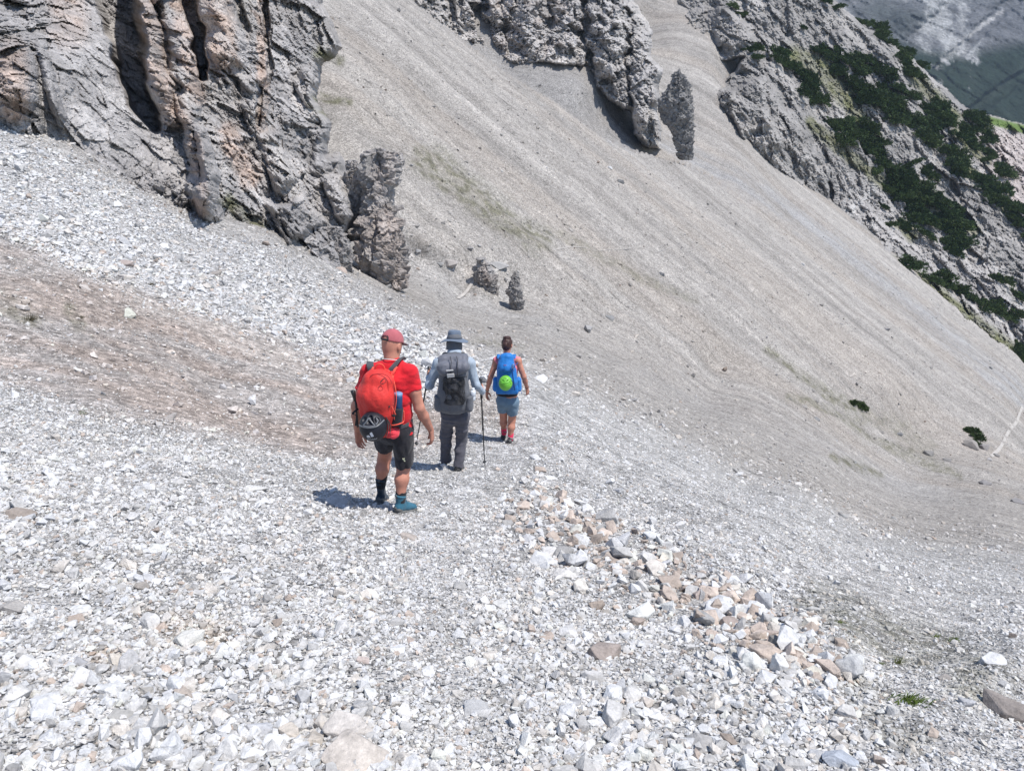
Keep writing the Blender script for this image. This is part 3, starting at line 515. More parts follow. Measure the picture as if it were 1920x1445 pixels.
# stones of note, placed and sized after the photograph: px, py (centre), width px, flatness, colour, tilt, label
NOTED = [
 (655,1368,108,.50,(.60,.56,.52),'long cream limestone slab lying at the bottom edge, the upper of two large slabs'),
 (672,1428,140,.34,(.55,.50,.45),'widest tan limestone slab at the very bottom edge of the rubble'),
 (1132,1232,76,.45,(.36,.31,.28),'pinkish brown block with a dark notch, alone in white gravel below the tan stone band'),
 (44,974,62,.36,(.36,.31,.27),'flat brown slab lying at the far left among small grey stones'),
 (18,1134,74,.45,(.40,.38,.36),'grey slab cut by the left edge of the photo'),
 (637,946,54,.5,(.52,.51,.50),'large grey boulder lying in the shadow of the man in red'),
 (476,920,66,.36,(.62,.61,.59),'broad white slab on the gravel left of the shadow of the man in red'),
 (418,844,32,.40,(.36,.35,.34),'dark flat stone on pale gravel above the white slab'),
 (1888,1345,104,.48,(.27,.24,.22),'large dark brown boulder at the lower right edge'),
 (1862,1243,62,.45,(.60,.60,.60),'white block with smaller stones at the right edge, above the dark brown boulder'),
 (1768,1283,26,.75,(.40,.37,.34),'upright grey-brown stone beside the hollow with green tufts'),
 (1808,1330,44,.7,(.46,.46,.47),'blue-grey block just left of the large dark brown boulder'),
 (1056,1072,52,.5,(.60,.58,.55),'white wedge with a shaded underside in the tan stone band'),
 (153,1140,46,.36,(.66,.66,.65),'bright white flat stone near the left edge'),
 (206,1292,62,.55,(.60,.60,.59),'pale blocky stone on the heap at lower left'),
 (345,1302,44,.9,(.46,.40,.35),'upright stone with a tan split face on the heap at lower left'),
 (278,1298,32,.6,(.42,.40,.37),'grey angular stone between the pale block and the upright tan stone'),
 (225,1340,50,.5,(.40,.39,.37),'dark grey angular stone at lower left below the pale block'),
 (940,1134,40,.45,(.62,.61,.59),'white elongated stone in the gravel left of the tan stone band'),
 (896,1332,62,.5,(.46,.46,.46),'layered grey stone half sunk in gravel at the bottom centre'),
 (856,1303,28,.8,(.56,.54,.51),'pale upright stone just above the layered grey stone'),
 (766,1008,36,.42,(.44,.39,.35),'tan flat stone on the trail below the boots of the man in red'),
 (1412,1142,74,.36,(.66,.66,.66),'bright white slab at the right side of the tan stone band'),
 (1366,1142,34,.5,(.38,.39,.42),'blue-grey stone leaning on the bright white slab'),
 (1440,1190,54,.55,(.44,.37,.33),'rust brown block below the bright white slab'),
 (1365,1172,46,.5,(.38,.32,.29),'dark reddish block below the blue-grey stone'),
 (1315,1112,36,.7,(.40,.34,.31),'dark tan block in the middle of the tan stone band'),
 (1194,1164,36,.7,(.38,.32,.28),'square brown stone at the lower end of the tan stone band'),
 (1120,1136,42,.8,(.42,.35,.29),'split ochre stone in the tan stone band'),
 (1145,1045,42,.6,(.42,.37,.33),'brown-grey angular block high in the tan stone band'),
 (1068,1192,44,.6,(.60,.59,.58),'pale pyramid-shaped stone left of the notched brown block'),
 (1108,1276,50,.55,(.50,.49,.48),'grey slab with shaded face below the notched brown block'),
 (1570,1434,86,.55,(.42,.45,.50),'blue-grey boulder at the bottom edge right of centre'),
 (1310,1405,66,.55,(.40,.39,.38),'dark-sided slab at the bottom edge between centre and blue-grey boulder'),
 (1210,1330,34,.6,(.52,.47,.42),'single peach coloured stone in white gravel at lower centre'),
 (680,1244,28,.7,(.54,.46,.42),'small pink stone in pale gravel left of centre'),
 (545,1370,56,.5,(.62,.56,.49),'cream stone on the heap left of the long cream slab'),
 (585,1385,48,.7,(.52,.47,.41),'tan cracked block touching the long cream slab'),
 (490,1365,60,.6,(.50,.50,.51),'grey faceted block on the heap at bottom left'),
 (1558,1332,40,.5,(.52,.47,.42),'sandy brown block near the bottom right slope edge'),
 (1475,1262,46,.4,(.40,.36,.33),'dark thin slab below the lower end of the tan stone band'),
 (1582,1252,66,.4,(.58,.56,.53),'long pale slab beside the hollow with green tufts'),
 (1800,1225,24,.6,(.56,.55,.53),'small pale block above the green tuft in the hollow'),
 (236,494,34,.45,(.40,.34,.31),'reddish flat stone on the upper left of the brown slope'),
 (150,1242,30,.5,(.36,.36,.37),'dark grey cuboid stone on sandy ground at left'),
 (270,1105,32,.8,(.36,.33,.30),'dark brown lump on the left gravel'),
 (405,508,34,.4,(.38,.35,.32),'long brown stone in the white rubble tongue'),
 (1015,630,10,.5,(.3,.3,.3),'small dark stone behind the woman in pink'),
 (642,511,24,.6,(.46,.38,.33),'pinkish boulder under the small rock finger'),
 (845,494,30,.5,(.42,.39,.37),'broken pale block uphill from the trail bend'),
 (935,492,48,.35,(.40,.39,.38),'flat outcrop slab right behind the squat rock stump'),
 (880,463,18,.6,(.28,.27,.27),'dark block on the scree above the squat rock stump'),
 (1163,342,18,.5,(.20,.20,.20),'dark block alone on the upper middle scree'),
 (1142,596,20,.5,(.26,.26,.26),'dark angular block on the scree right of the hikers'),
 (1240,512,14,.5,(.26,.26,.26),'small dark block on the middle scree'),
 (1143,318,12,.6,(.55,.55,.55),'white block above the dark block on the upper middle scree'),
 (1741,848,28,.5,(.24,.23,.22),'dark long block left of the rock with the pine bush'),
 (1775,865,16,.5,(.26,.25,.24),'smaller dark block just right of the dark long block'),
 (1686,815,22,.5,(.28,.28,.28),'grey block below the single pine bush on the scree'),
 (1532,787,16,.5,(.24,.24,.24),'dark stone left of the grassy streak'),
 (1662,617,16,.5,(.30,.29,.29),'grey stone high on the right scree'),
 (1866,856,16,.5,(.26,.25,.24),'dark block at the foot of the far right trail'),
 (1845,906,24,.6,(.25,.24,.24),'dark block in the row of rocks at the right edge'),
 (1908,938,32,.45,(.26,.25,.25),'long dark block in the row of rocks at the right edge'),
 (1578,966,22,.5,(.32,.32,.32),'grey-brown stone on the slope left of the row of rocks'),
 (1675,970,18,.6,(.26,.26,.26),'dark stone on the lower right slope'),
 (1822,838,34,.8,(.30,.28,.26),'pale rock outcrop under the pine bush by the far right trail'),
 (1845,843,22,.8,(.30,.28,.27),'dark rock beside the outcrop under the pine bush'),
 (1045,750,18,.5,(.34,.34,.34),'dark stone on white gravel right of the woman'),
 (905,648,20,.6,(.30,.28,.26),'dark small outcrop above the hat of the grey hiker'),
 (660,712,26,.5,(.5,.5,.5),'grey stone left of the red shoulder'),
 (825,495,14,.5,(.3,.3,.3),'little dark stone left of the broken pale block'),
 (1505,495,10,.5,(.56,.56,.56),'tiny white block on the far scree')]
def stone_normal():
    return np.array([0.32, 0.22, 0.92])
def place(tV, size, flat, yaw, tilt, tdir, elong):
    """vectorised: (n) stones of one template -> (n, nv, 3) offsets"""
    n = len(size); sc = np.stack([size, size*elong, size*flat], -1)
    V = tV[None]*sc[:, None, :]
    c, s = np.cos(yaw)[:, None], np.sin(yaw)[:, None]
    x = V[..., 0]*c - V[..., 1]*s; y = V[..., 0]*s + V[..., 1]*c; z = V[..., 2]
    ct, st = np.cos(tilt)[:, None], np.sin(tilt)[:, None]; cd, sd_ = np.cos(tdir)[:, None], np.sin(tdir)[:, None]
    u = x*cd + y*sd_; v = -x*sd_ + y*cd; u2 = u*ct + z*st; z2 = -u*st + z*ct
    return np.stack([u2*cd - v*sd_, u2*sd_ + v*cd, z2], -1)
def interp_ground(px, py):
    fx = (px - gx[0])/3.0; fy = (py - gy[0])/3.0; ix = np.clip(fx.astype(int), 0, len(gx)-2); iy = np.clip(fy.astype(int), 0, len(gy)-2)
    a = (fx-ix)[:, None]; b = (fy-iy)[:, None]
    return (GP[iy, ix]*(1-a) + GP[iy, ix+1]*a)*(1-b) + (GP[iy+1, ix]*(1-a) + GP[iy+1, ix+1]*a)*b
GT = ground_tint(GX, GY, GP)
def scatter():
    PX, PY, SZ, SB = [], [], [], []
    bins = [2.7*1.32**k for k in range(13)]
    for b in bins:
        m = min(400, 40 + 4*b)
        x0, x1, y0, y1 = -150, 2070, -20, 1445 + m
        N = int((x1-x0)*(y1-y0)/b**2*2.2)
        px = RNG.uniform(x0, x1, N); py = RNG.uniform(y0, y1, N); P = interp_ground(px, py); d = P[:, 1]*CP - P[:, 2]*SP
        s = b*d/F0*RNG.uniform(0.87, 1.15, N)
        zs, band = zones(px, py, P); w = 0
        for (mk, med, sig, cov) in zs:
            w = w + mk*cov*np.exp(-(np.log(s/med))**2/(2*sig*sig))*(math.log(1.32)/(sig*2.5066))
        sky_ = inpoly(px, py, [(-200,-100),(-200,150),(0,200),(400,395),(640,500),(770,515),(740,290),(600,60),(620,-100)]) | inpoly(px, py, CREST + [(1660,475),(1920,680),(2200,900),(2200,-300),(700,-300)])*(px > 1230)
        keep = (RNG.uniform(0, 1.7*0.36, N) < w*np.where(P[:, 1] < 45, 1.0, 0.6)) & ~sky_
        PX.append(px[keep]); PY.append(py[keep]); SZ.append(s[keep]); SB.append(np.full(keep.sum(), b))
    return map(np.concatenate, (PX, PY, SZ, SB))
PX, PY, SZ, SPX = scatter()
n = len(PX); print('stones', n)
SPOS = interp_ground(PX, PY); fx = np.clip(((PX-gx[0])/3).astype(int), 0, len(gx)-1); fy = np.clip(((PY-gy[0])/3).astype(int), 0, len(gy)-1)
gt = GT[fy, fx]
_, bandw = zones(PX, PY, SPOS)
r = RNG.uniform(0, 1, n); val = RNG.normal(1.0, 0.15, n)
nearw = sstep(45, 12, SPOS[:, 1]); lum = gt.mean(1, keepdims=True)
SC = gt*(0.55) + 0.45*lum*np.array([1.015, 1.0, 0.98])
SC = SC*(1.10 + 0.27*nearw)[:, None]*val[:, None]
k = r < 0.10; SC[k] *= np.array([0.90, 0.92, 0.96])               # bluish
k = (r > 0.10) & (r < 0.30); SC[k] *= np.array([1.0, 0.955, 0.90])    # cream
k = (r > 0.30) & (r < 0.30 + 0.035 + 0.45*bandw*(SPX > 8)); SC[k] *= np.array([0.74, 0.64, 0.57])    # tan
k = (r > 0.955) | ((SPOS[:, 1] > 40) & (SZ > 0.3) & (r > 0.4)); SC[k] *= 0.68
brownz = (SC[:, 0] < 0.45) & (SPOS[:, 1] < 16) & (SPOS[:, 1] > 8.6) & (PX < 880); SC[brownz] = SC[brownz]*1.12
SC = np.clip(SC, 0.05, 0.62)
YAW = RNG.uniform(0, 2*np.pi, n); TILT = np.abs(RNG.normal(0, 0.42, n)); TD = RNG.uniform(0, 2*np.pi, n); FLAT = np.clip(RNG.normal(0.55, 0.16, n), 0.25, 1.0); EL = RNG.uniform(0.55, 1.0, n)
# lean with the slope
TILT = np.where(RNG.uniform(0, 1, n) < 0.5, TILT*0.6 + 0.25, TILT); 
LIFT = SZ*FLAT*RNG.uniform(0.0, 0.42, n)
SPOS = SPOS.copy(); SPOS[:, 2] += LIFT
infr = (PX > 0) & (PX < 1920) & (PY > 0) & (PY < 1440)
order = np.argsort(-(SPX*EL*infr)); NIND = 300 - len(NOTED); ind = order[:NIND]; rest = np.setdiff1d(np.arange(n), ind)
M_stone = mat('limestone', tint=True, rough=0.92, spec=0.2, scales=[(22, 0.78, 1.16, 6, None), (5, 0.9, 1.1, 4, None), (80, 0.88, 1.1, 3, None)], bump=[(30, 0.012, 'noise'), (110, 0.003, 'noise')])
VV, FF, CC = [], [], []; off = 0
for cls, lo, hi in ((T_TINY, 0, 7.0), (T_SMALL, 7.0, 999)):
    sel = rest[(SPX[rest] >= lo) & (SPX[rest] < hi)]; which = RNG.integers(0, len(cls), len(sel))
    for ti, (tV, tF) in enumerate(cls):
        q = sel[which == ti]
        if not len(q): continue
        V = place(tV, SZ[q], FLAT[q], YAW[q], TILT[q], TD[q], EL[q]) + SPOS[q][:, None, :]
        F = tF[None] + (off + np.arange(len(q))*len(tV))[:, None, None]
        VV.append(V.reshape(-1, 3)); FF.append(F.reshape(-1, 3)); CC.append(np.repeat(SC[q], len(tV), 0)); off += len(q)*len(tV)
rub = link('rubble', np_mesh('rubble', np.concatenate(VV), np.concatenate(FF), False, np.concatenate(CC)), M_stone)
tag(rub, 'pale loose limestone rubble covering the whole near slope', 'rubble', kind='stuff')
del VV, FF, CC
def region_words(px, py):
    if py < 700 and px < 950: return 'in the white rubble tongue below the left cliff', 'stones of the white rubble tongue'
    if py < 900 and px < 900: return 'on the brown hollow at left', 'stones on the brown hollow'
    if px > 980 and px < 1560 and abs(py - (960 + (px-1000)*0.56)) < 110: return 'in the tan stone band right of the trail', 'stones of the tan band'
    if py > 1230 and px < 760: return 'on the coarse heap at the bottom left', 'stones of the bottom left heap'
    if py > 1180 and px > 1060 and px < 1660: return 'on the coarse heap at the bottom right', 'stones of the bottom right heap'
    if px > 1500: return 'on the slope at the right', 'stones on the right slope'
    if px < 640: return 'on the gravel left of the trail', 'stones left of the trail'
    return 'on the trail gravel at bottom centre', 'stones on the trail gravel'
def colour_word(c):
    l = c.mean(); wm = c[0]/c[2]
    if wm > 1.2: return 'brown' if l < 0.4 else 'tan'
    if wm > 1.08: return 'cream white' if l > 0.5 else 'warm grey'
    return 'white' if l > 0.56 else ('pale grey' if l > 0.42 else 'dark grey')
MARKS = [(655,1368,'the long cream slab'),(672,1420,'the widest tan slab'),(1132,1232,'the notched brown block'),(44,974,'the flat brown slab'),(18,1134,'the grey edge slab'),(476,920,'the broad white slab'),(1888,1345,'the dark brown boulder'),(1862,1243,'the white block'),
 (206,1292,'the pale blocky stone'),(345,1302,'the upright tan stone'),(225,1340,'the dark angular stone'),(940,1134,'the elongated white stone'),(896,1332,'the layered grey stone'),(766,1008,'the tan trail stone'),(1412,1142,'the bright white slab'),(1056,1072,'the white wedge'),(1570,1434,'the blue-grey boulder'),
 (1210,1330,'the peach coloured stone'),(490,1365,'the grey faceted block'),(1582,1252,'the long pale slab'),(1475,1262,'the dark thin slab'),(1700,1328,'the largest grass patch'),(150,1242,'the grey cuboid stone'),(270,1105,'the dark brown lump'),(236,494,'the reddish flat stone'),(405,508,'the long brown stone'),(153,1140,'the bright white flat stone'),
 (1315,1112,'the dark tan block'),(1108,1276,'the shaded grey slab'),(940,820,'the boots of the woman in pink'),(748,960,'the teal boot'),(715,400,'the tallest rock tower'),(660,712,'the red shoulder'),(855,880,'the grey hiker boots'),(680,1244,'the small pink stone'),(1120,1136,'the split ochre stone')]
def mark_words(px, py):
    q = sorted(MARKS, key=lambda m: math.hypot(m[0]-px, (m[1]-py)))[0]; dx, dy = px-q[0], py-q[1]; r = math.hypot(dx, dy)
    a = 'just' if r < 60 else ('' if r < 130 else 'well'); side = ('right of' if dx > 0 else 'left of') if abs(dx) > 2.2*abs(dy) else (('below' if dy > 0 else 'above') if abs(dy) > 2.2*abs(dx) else (('lower' if dy > 0 else 'upper') + (' right of' if dx > 0 else ' left of')))
    return (a + ' ' + side + ' ' + q[2]).strip()
def single_stone(P, size, flat, yaw, tilt, td, el, col, label, group, k):
    tV, tF = T_BIG[k % len(T_BIG)]
    V = place(tV, np.array([size]), np.array([flat]), np.array([yaw]), np.array([tilt]), np.array([td]), np.array([el]))[0]
    c = np.zeros(V.shape) + col; c *= (1 + 0.12*fbm(V/size*2.2 + k, 3, seed=k))[:, None]
    o = link('stone', np_mesh('stone', V, tF, False, np.clip(c, 0, .75)), M_stone); o.location = P; return tag(o, label, 'stone', group)
seen = {}
for k, i in enumerate(ind):
    rw, g = region_words(PX[i], PY[i]); shape = 'flat' if FLAT[i] < 0.45 else ('blocky' if FLAT[i] > 0.65 else 'angular')
    cw = colour_word(SC[i])
    lab = '%s%s %s stone %s' % ('large ' if SPX[i] > 33 else '', cw, shape, mark_words(PX[i], PY[i])); seen[lab] = seen.get(lab, 0) + 1
    if seen[lab] > 1: lab = lab.replace(' stone ', ' stone, ' + ('', '', 'narrower and ', 'smaller and ', 'thinner and ', 'least of them and ')[min(5, seen[lab])] , 1)
    single_stone(SPOS[i], SZ[i], FLAT[i], YAW[i], TILT[i], TD[i], EL[i], SC[i], lab, '%s %s %s' % (cw, shape, g), k)
for k, (px, py, wd, flat, col, label) in enumerate(NOTED):
    P = interp_ground(np.array([float(px)]), np.array([py + wd*flat*0.15]))[0]; d = P[1]*CP - P[2]*SP; s = wd*0.96*d/F0
    hi = (flat > 0.7); rr = random.Random(k)
    P = P + np.array([0, 0, s*flat*0.10])
    single_stone(P, s, flat, rr.uniform(-0.5, 0.5) + (0 if rr.random() < .5 else math.pi), 0.10 + 0.14*rr.random(), rr.uniform(-0.5, 0.9), rr.uniform(0.62, 0.85), np.array(col)*0.93, label, None, k*5 + 3)
# ================================================================= PLANTS
from mathutils.bvhtree import BVHTree
def bvh_of(o):
    me = o.data; V = [tuple(v.co) for v in me.vertices]; return BVHTree.FromPolygons(V, [tuple(p.vertices) for p in me.polygons])
def leafmat(name, a, b, rough=0.7):
    m = mat(name, a, rough, spec=0.2, scales=[(3, 0.6, 1.5, 4, None)]); t = m.node_tree; N = t.nodes; L = t.links; oi = N.new('ShaderNodeObjectInfo'); x = N.new('ShaderNodeMix'); x.data_type = 'RGBA'
    x.inputs['A'].default_value = (*a, 1); x.inputs['B'].default_value = (*b, 1); L.new(oi.outputs['Random'], x.inputs['Factor'])
    for l in list(L):
        if l.from_node.bl_idname == 'ShaderNodeRGB': to = l.to_socket; L.remove(l); L.new(x.outputs['Result'], to)
    return m
M_pine = leafmat('dwarf_pine_needles', (0.042, 0.070, 0.022), (0.065, 0.095, 0.030)); M_grass = leafmat('alpine_grass', (0.11, 0.16, 0.035), (0.15, 0.17, 0.05)); M_stem = mat('bark', (0.09, 0.065, 0.05), 0.9, scales=[(8, .7, 1.3, 4, None)])
def pine_mesh(seed, flat=0.55, nb=120):
    """spreading dwarf pine: branches arching up from one foot, each tip a brush of needle blades; about one unit wide"""
    r = np.random.default_rng(seed); V, F = [], []
    lob = [(r.uniform(0, 2*np.pi), r.uniform(0.10, 0.28)) for _ in range(5)]
    for b in range(nb):
        a, q = lob[b % 5]; c = np.array([math.cos(a)*q, math.sin(a)*q, 0]) ; d = r.normal(0, 1, 3); d[2] = abs(d[2]); d /= np.linalg.norm(d)
        tip = c + d*np.array([0.26, 0.26, 0.30*flat/0.55])*r.uniform(0.55, 1.05)
        for k in range(11):
            o = tip + r.normal(0, 0.032, 3); dirn = d*0.6 + r.normal(0, 0.5, 3) + np.array([0, 0, 0.7]); dirn /= np.linalg.norm(dirn); L = r.uniform(0.045, 0.095); s = np.cross(dirn, r.normal(0, 1, 3)); s /= np.linalg.norm(s)
            k0 = len(V); V += [o - s*0.022, o + s*0.022, o + dirn*L + s*0.012, o + dirn*L - s*0.012]; F.append([k0, k0+1, k0+2, k0+3])
    return np.array(V), np.array(F)
PINES = []
for k in range(9):
    V, F = pine_mesh(900+k, 0.5 + 0.2*(k % 3)); me = np_mesh('dwarf_pine', V, F, False); me.materials.append(M_pine); PINES.append(me)
flank = [o for o in S.objects if o.name.startswith('mountain_flank')][0]; cliffs = [o for o in S.objects if o.name.startswith('cliff')]
BV_F = bvh_of(flank); BV_G = bvh_of(ground)
def ray(px, py, trees):
    d = Vector(wpos(px, py, 1.0)).normalized(); best = None
    for t in trees:
        h = t.ray_cast(Vector((0, 0, 0)), d)
        if h[0] is not None and (best is None or h[3] < best[3]): best = h
    return best
BANDS = [([(1402,88),(1427,113)], 7, 14, 'on the rock shoulder left of the pine slope'), ([(1458,103),(1500,148),(1512,196)], 12, 17, 'in the leftmost dark band of the pine slope'), ([(1522,94),(1563,127),(1600,165),(1640,187)], 10, 17, 'in the upper band left of the grassy strips'),
 ([(1565,102),(1613,133),(1665,187)], 10, 17, 'in the upper middle band of the pine slope'), ([(1609,105),(1643,133),(1675,157)], 9, 16, 'in the short band below the skyline'), ([(1617,178),(1680,210),(1747,264)], 17, 19, 'in the thick central band of the pine slope'),
 ([(1528,182),(1563,227),(1580,272)], 12, 17, 'in the left band running down to the bare rock'), ([(1575,237),(1613,247),(1653,305),(1707,340),(1765,387),(1808,445)], 15, 19, 'in the long band down to the ravine'),
 ([(1652,335),(1710,382),(1752,440)], 16, 20, 'in the lowest thick mass of the pine slope'), ([(1770,400),(1790,450),(1805,465)], 16, 19, 'in the lowest thick mass of the pine slope'), ([(1546,2),(1613,42),(1680,87),(1763,145),(1827,209),(1843,230)], 7, 15, 'along the skyline ridge'), ([(1687,107),(1705,130),(1722,155)], 10, 17, 'just below the skyline ridge'),
 ([(1682,162),(1747,202),(1780,240),(1822,269),(1873,320),(1897,343)], 11, 18, 'in the band right of the central one'), ([(1749,275),(1800,317),(1847,355),(1897,395),(1925,435)], 12, 19, 'in the rightmost band of the pine slope'), ([(1705,299),(1743,337)], 9, 17, 'on the spur between the central bands'),
 ([(1655,395),(1680,420),(1697,440)], 12, 15, 'in the yellow-green patch above the scree'), ([(1662,483),(1698,498)], 6, 22, 'at the scree edge below the cliff, first of the row'), ([(1718,508),(1762,532),(1842,576),(1918,602)], 6, 18, 'in the row along the grassy scree edge'), ([(1832,503),(1880,533),(1908,562)], 6, 16, 'on the rock rib above the grassy scree edge'),
 ([(1903,640),(1925,690)], 8, 18, 'at the right edge where scree meets rock'), ([(1362,4),(1380,20),(1396,30)], 6, 13, 'high on the cliff near the top edge'), ([(1500,45),(1505,52)], 3, 12, 'alone on the upper rock face'), ([(1508,350),(1514,352)], 2, 12, 'alone at the rock foot by the scree'), ([(1790,160),(1812,200),(1850,270)], 9, 16, 'behind the skyline band near the meadow')]
rp_ = random.Random(5); npine = 0
def put_pine(px, py, wpx, trees, label, group):
    global npine
    h = ray(px, py, trees)
    if h is None: return None
    p, nrm = h[0], h[1]; d = p.y*CP - p.z*SP; s = wpx*1.45*d/F0*rp_.uniform(0.85, 1.2)
    o = bpy.data.objects.new('dwarf_pine', PINES[npine % 9]); COL.objects.link(o); npine += 1
    o.location = p + Vector((0, -0.08*s, 0.02*s)); o.scale = (s*1.75, s*1.0, s*rp_.uniform(0.9, 1.25)); up = (Vector((0, 0, 1))*0.75 + (nrm if nrm.z > 0 else -nrm)*0.5).normalized()
    o.rotation_euler = (Vector((0, 0, 1)).rotation_difference(up) @ Matrix.Rotation(-0.55 + rp_.uniform(-0.5, 0.5), 3, 'Z').to_quaternion()).to_euler(); return tag(o, label, 'pine bush', group)
spots = []
for pts, hw, wpx, where in BANDS:
    p = np.array(pts, float); seg = np.hypot(*np.diff(p, axis=0).T); L = seg.sum(); cum = np.concatenate([[0], np.cumsum(seg)]); nn = max(1, int(L*max(1.0, hw/6.5)/9.5))
    for k in range(nn):
        t = L*(k + rp_.random())/nn; x = np.interp(t, cum, p[:, 0]) + rp_.uniform(-hw, hw); y = np.interp(t, cum, p[:, 1]) + rp_.uniform(-hw, hw)*0.85; spots.append((x, y, wpx*rp_.uniform(0.8, 1.25), (('at the upper end, ', 'in the middle, ', 'at the lower end, ')[min(2, int(3*t/L))] if nn > 5 else '') + where))
print('pines', len(spots)); rp_.shuffle(spots); spots = spots[:296]
for x, y, wv, where in spots:
    put_pine(x, y, wv, [BV_F, BV_G], 'dwarf pine %s' % where, 'dwarf pines ' + where)
# clumps of two or three make the lone bushes on the scree (one bush each, built larger)
def lone_pine(spec, label):
    P0 = None; VV, FF, k = [], [], 0
    for (px, py, wpx, sd) in spec:
        h = ray(px, py, [BV_G]); p = np.array(h[0]); P0 = p if P0 is None else P0; s = wpx*(p[1]*CP - p[2]*SP)/F0; V, F = pine_mesh(sd, 0.65, 130); VV.append(V*s*np.array([1.1, 1.1, 1.15]) + p - P0); FF.append(F + k); k += len(V)
    o = link('dwarf_pine', np_mesh('dwarf_pine', np.concatenate(VV), np.concatenate(FF)), M_pine); o.location = P0 - np.array([0, 0, 0.1])
    t = [sweep_stem(o) for _ in range(1)]; return tag(o, label, 'pine bush')
def sweep_stem(o):
    bm = bmesh.new()
    for k in range(5):
        a = k*1.3; m = Matrix.Translation((math.cos(a)*0.25, math.sin(a)*0.25, 0.25)) @ Matrix.Rotation(0.8, 4, Vector((-math.sin(a), math.cos(a), 0))); bmesh.ops.create_cone(bm, cap_ends=True, segments=6, radius1=0.06, radius2=0.02, depth=0.8, matrix=m)
    me = bpy.data.meshes.new('stem'); bm.to_mesh(me); bm.free(); return link('stem', me, M_stem, o)
lone_pine([(1598,757,22,31), (1612,763,26,32), (1622,767,18,33)], 'low dark pine bush alone in the middle of the right scree')
lone_pine([(1822,812,30,34), (1832,822,26,35), (1827,834,24,36), (1814,808,18,39)], 'dark pine bush growing on the pale outcrop by the far right trail')
# grass tufts and mossy cushions
def tuft_mesh(seed, n=90, tall=0.5, lean=0.3):
    r = np.random.default_rng(seed); V, F = [], []
    for _ in range(n):
        b = np.array([r.normal(0, 0.17), r.normal(0, 0.13), 0]); d = np.array([r.normal(0, 0.6) + lean, r.normal(0, 0.5), 1.0]); d /= np.linalg.norm(d); L = tall*r.uniform(0.3, 1.0); s = np.cross(d, r.normal(0, 1, 3)); s /= np.linalg.norm(s); m = b + d*L*0.55; e = b + d*L + np.array([d[0], d[1], -0.5])*L*0.25; k = len(V)
        V += [b - s*0.012, b + s*0.012, m + s*0.013, m - s*0.013, e]; F += [[k, k+1, k+2, k+3], [k+3, k+2, k+4, k+4]]
    F = [f for f in F]; q = np.array([f for f in F if f[2] != f[3]]); t = np.array([f[:3] for f in F if f[2] == f[3]]); return np.array(V), [q, t]
for k, (px, py, wpx, tall, label) in enumerate([(1700,1328,84,.30,'bright green grass patch, the largest, low on the right slope'), (1682,1246,26,.9,'small upright green tuft above the largest grass patch'), (1786,1200,30,.6,'small green tuft beside a darker twin in the right hollow'), (1752,1192,26,.45,'dull green tuft left of its brighter neighbour in the right hollow'),
      (1572,1168,26,.35,'faint olive tuft near the lower end of the tan stones'), (155,775,16,.8,'tiny green tuft at the left rim of the brown hollow'), (283,532,18,.6,'dark little plant high on the brown slope'), (57,598,34,.6,'dark brownish plant cushion near the left edge'), (150,592,18,.5,'small dark cushion right of the plant cushion near the left edge'), (1650,1250,20,.4,'sparse olive tuft just left of the small upright tuft')]):
    P = interp_ground(np.array([float(px)]), np.array([float(py) + 4]))[0]; s = wpx*(P[1]*CP - P[2]*SP)/F0; V, F = tuft_mesh(70+k, 160 if wpx > 50 else 70, tall, 0.5)
    o = link('grass_tuft', np_mesh('grass_tuft', V*s*np.array([1.0, 0.7, 1.0]), F), M_grass if k < 6 or k == 9 else leafmat('dry_cushion', (0.10, 0.085, 0.05), (0.13, 0.11, 0.06))); o.location = P; tag(o, label, 'grass tuft')
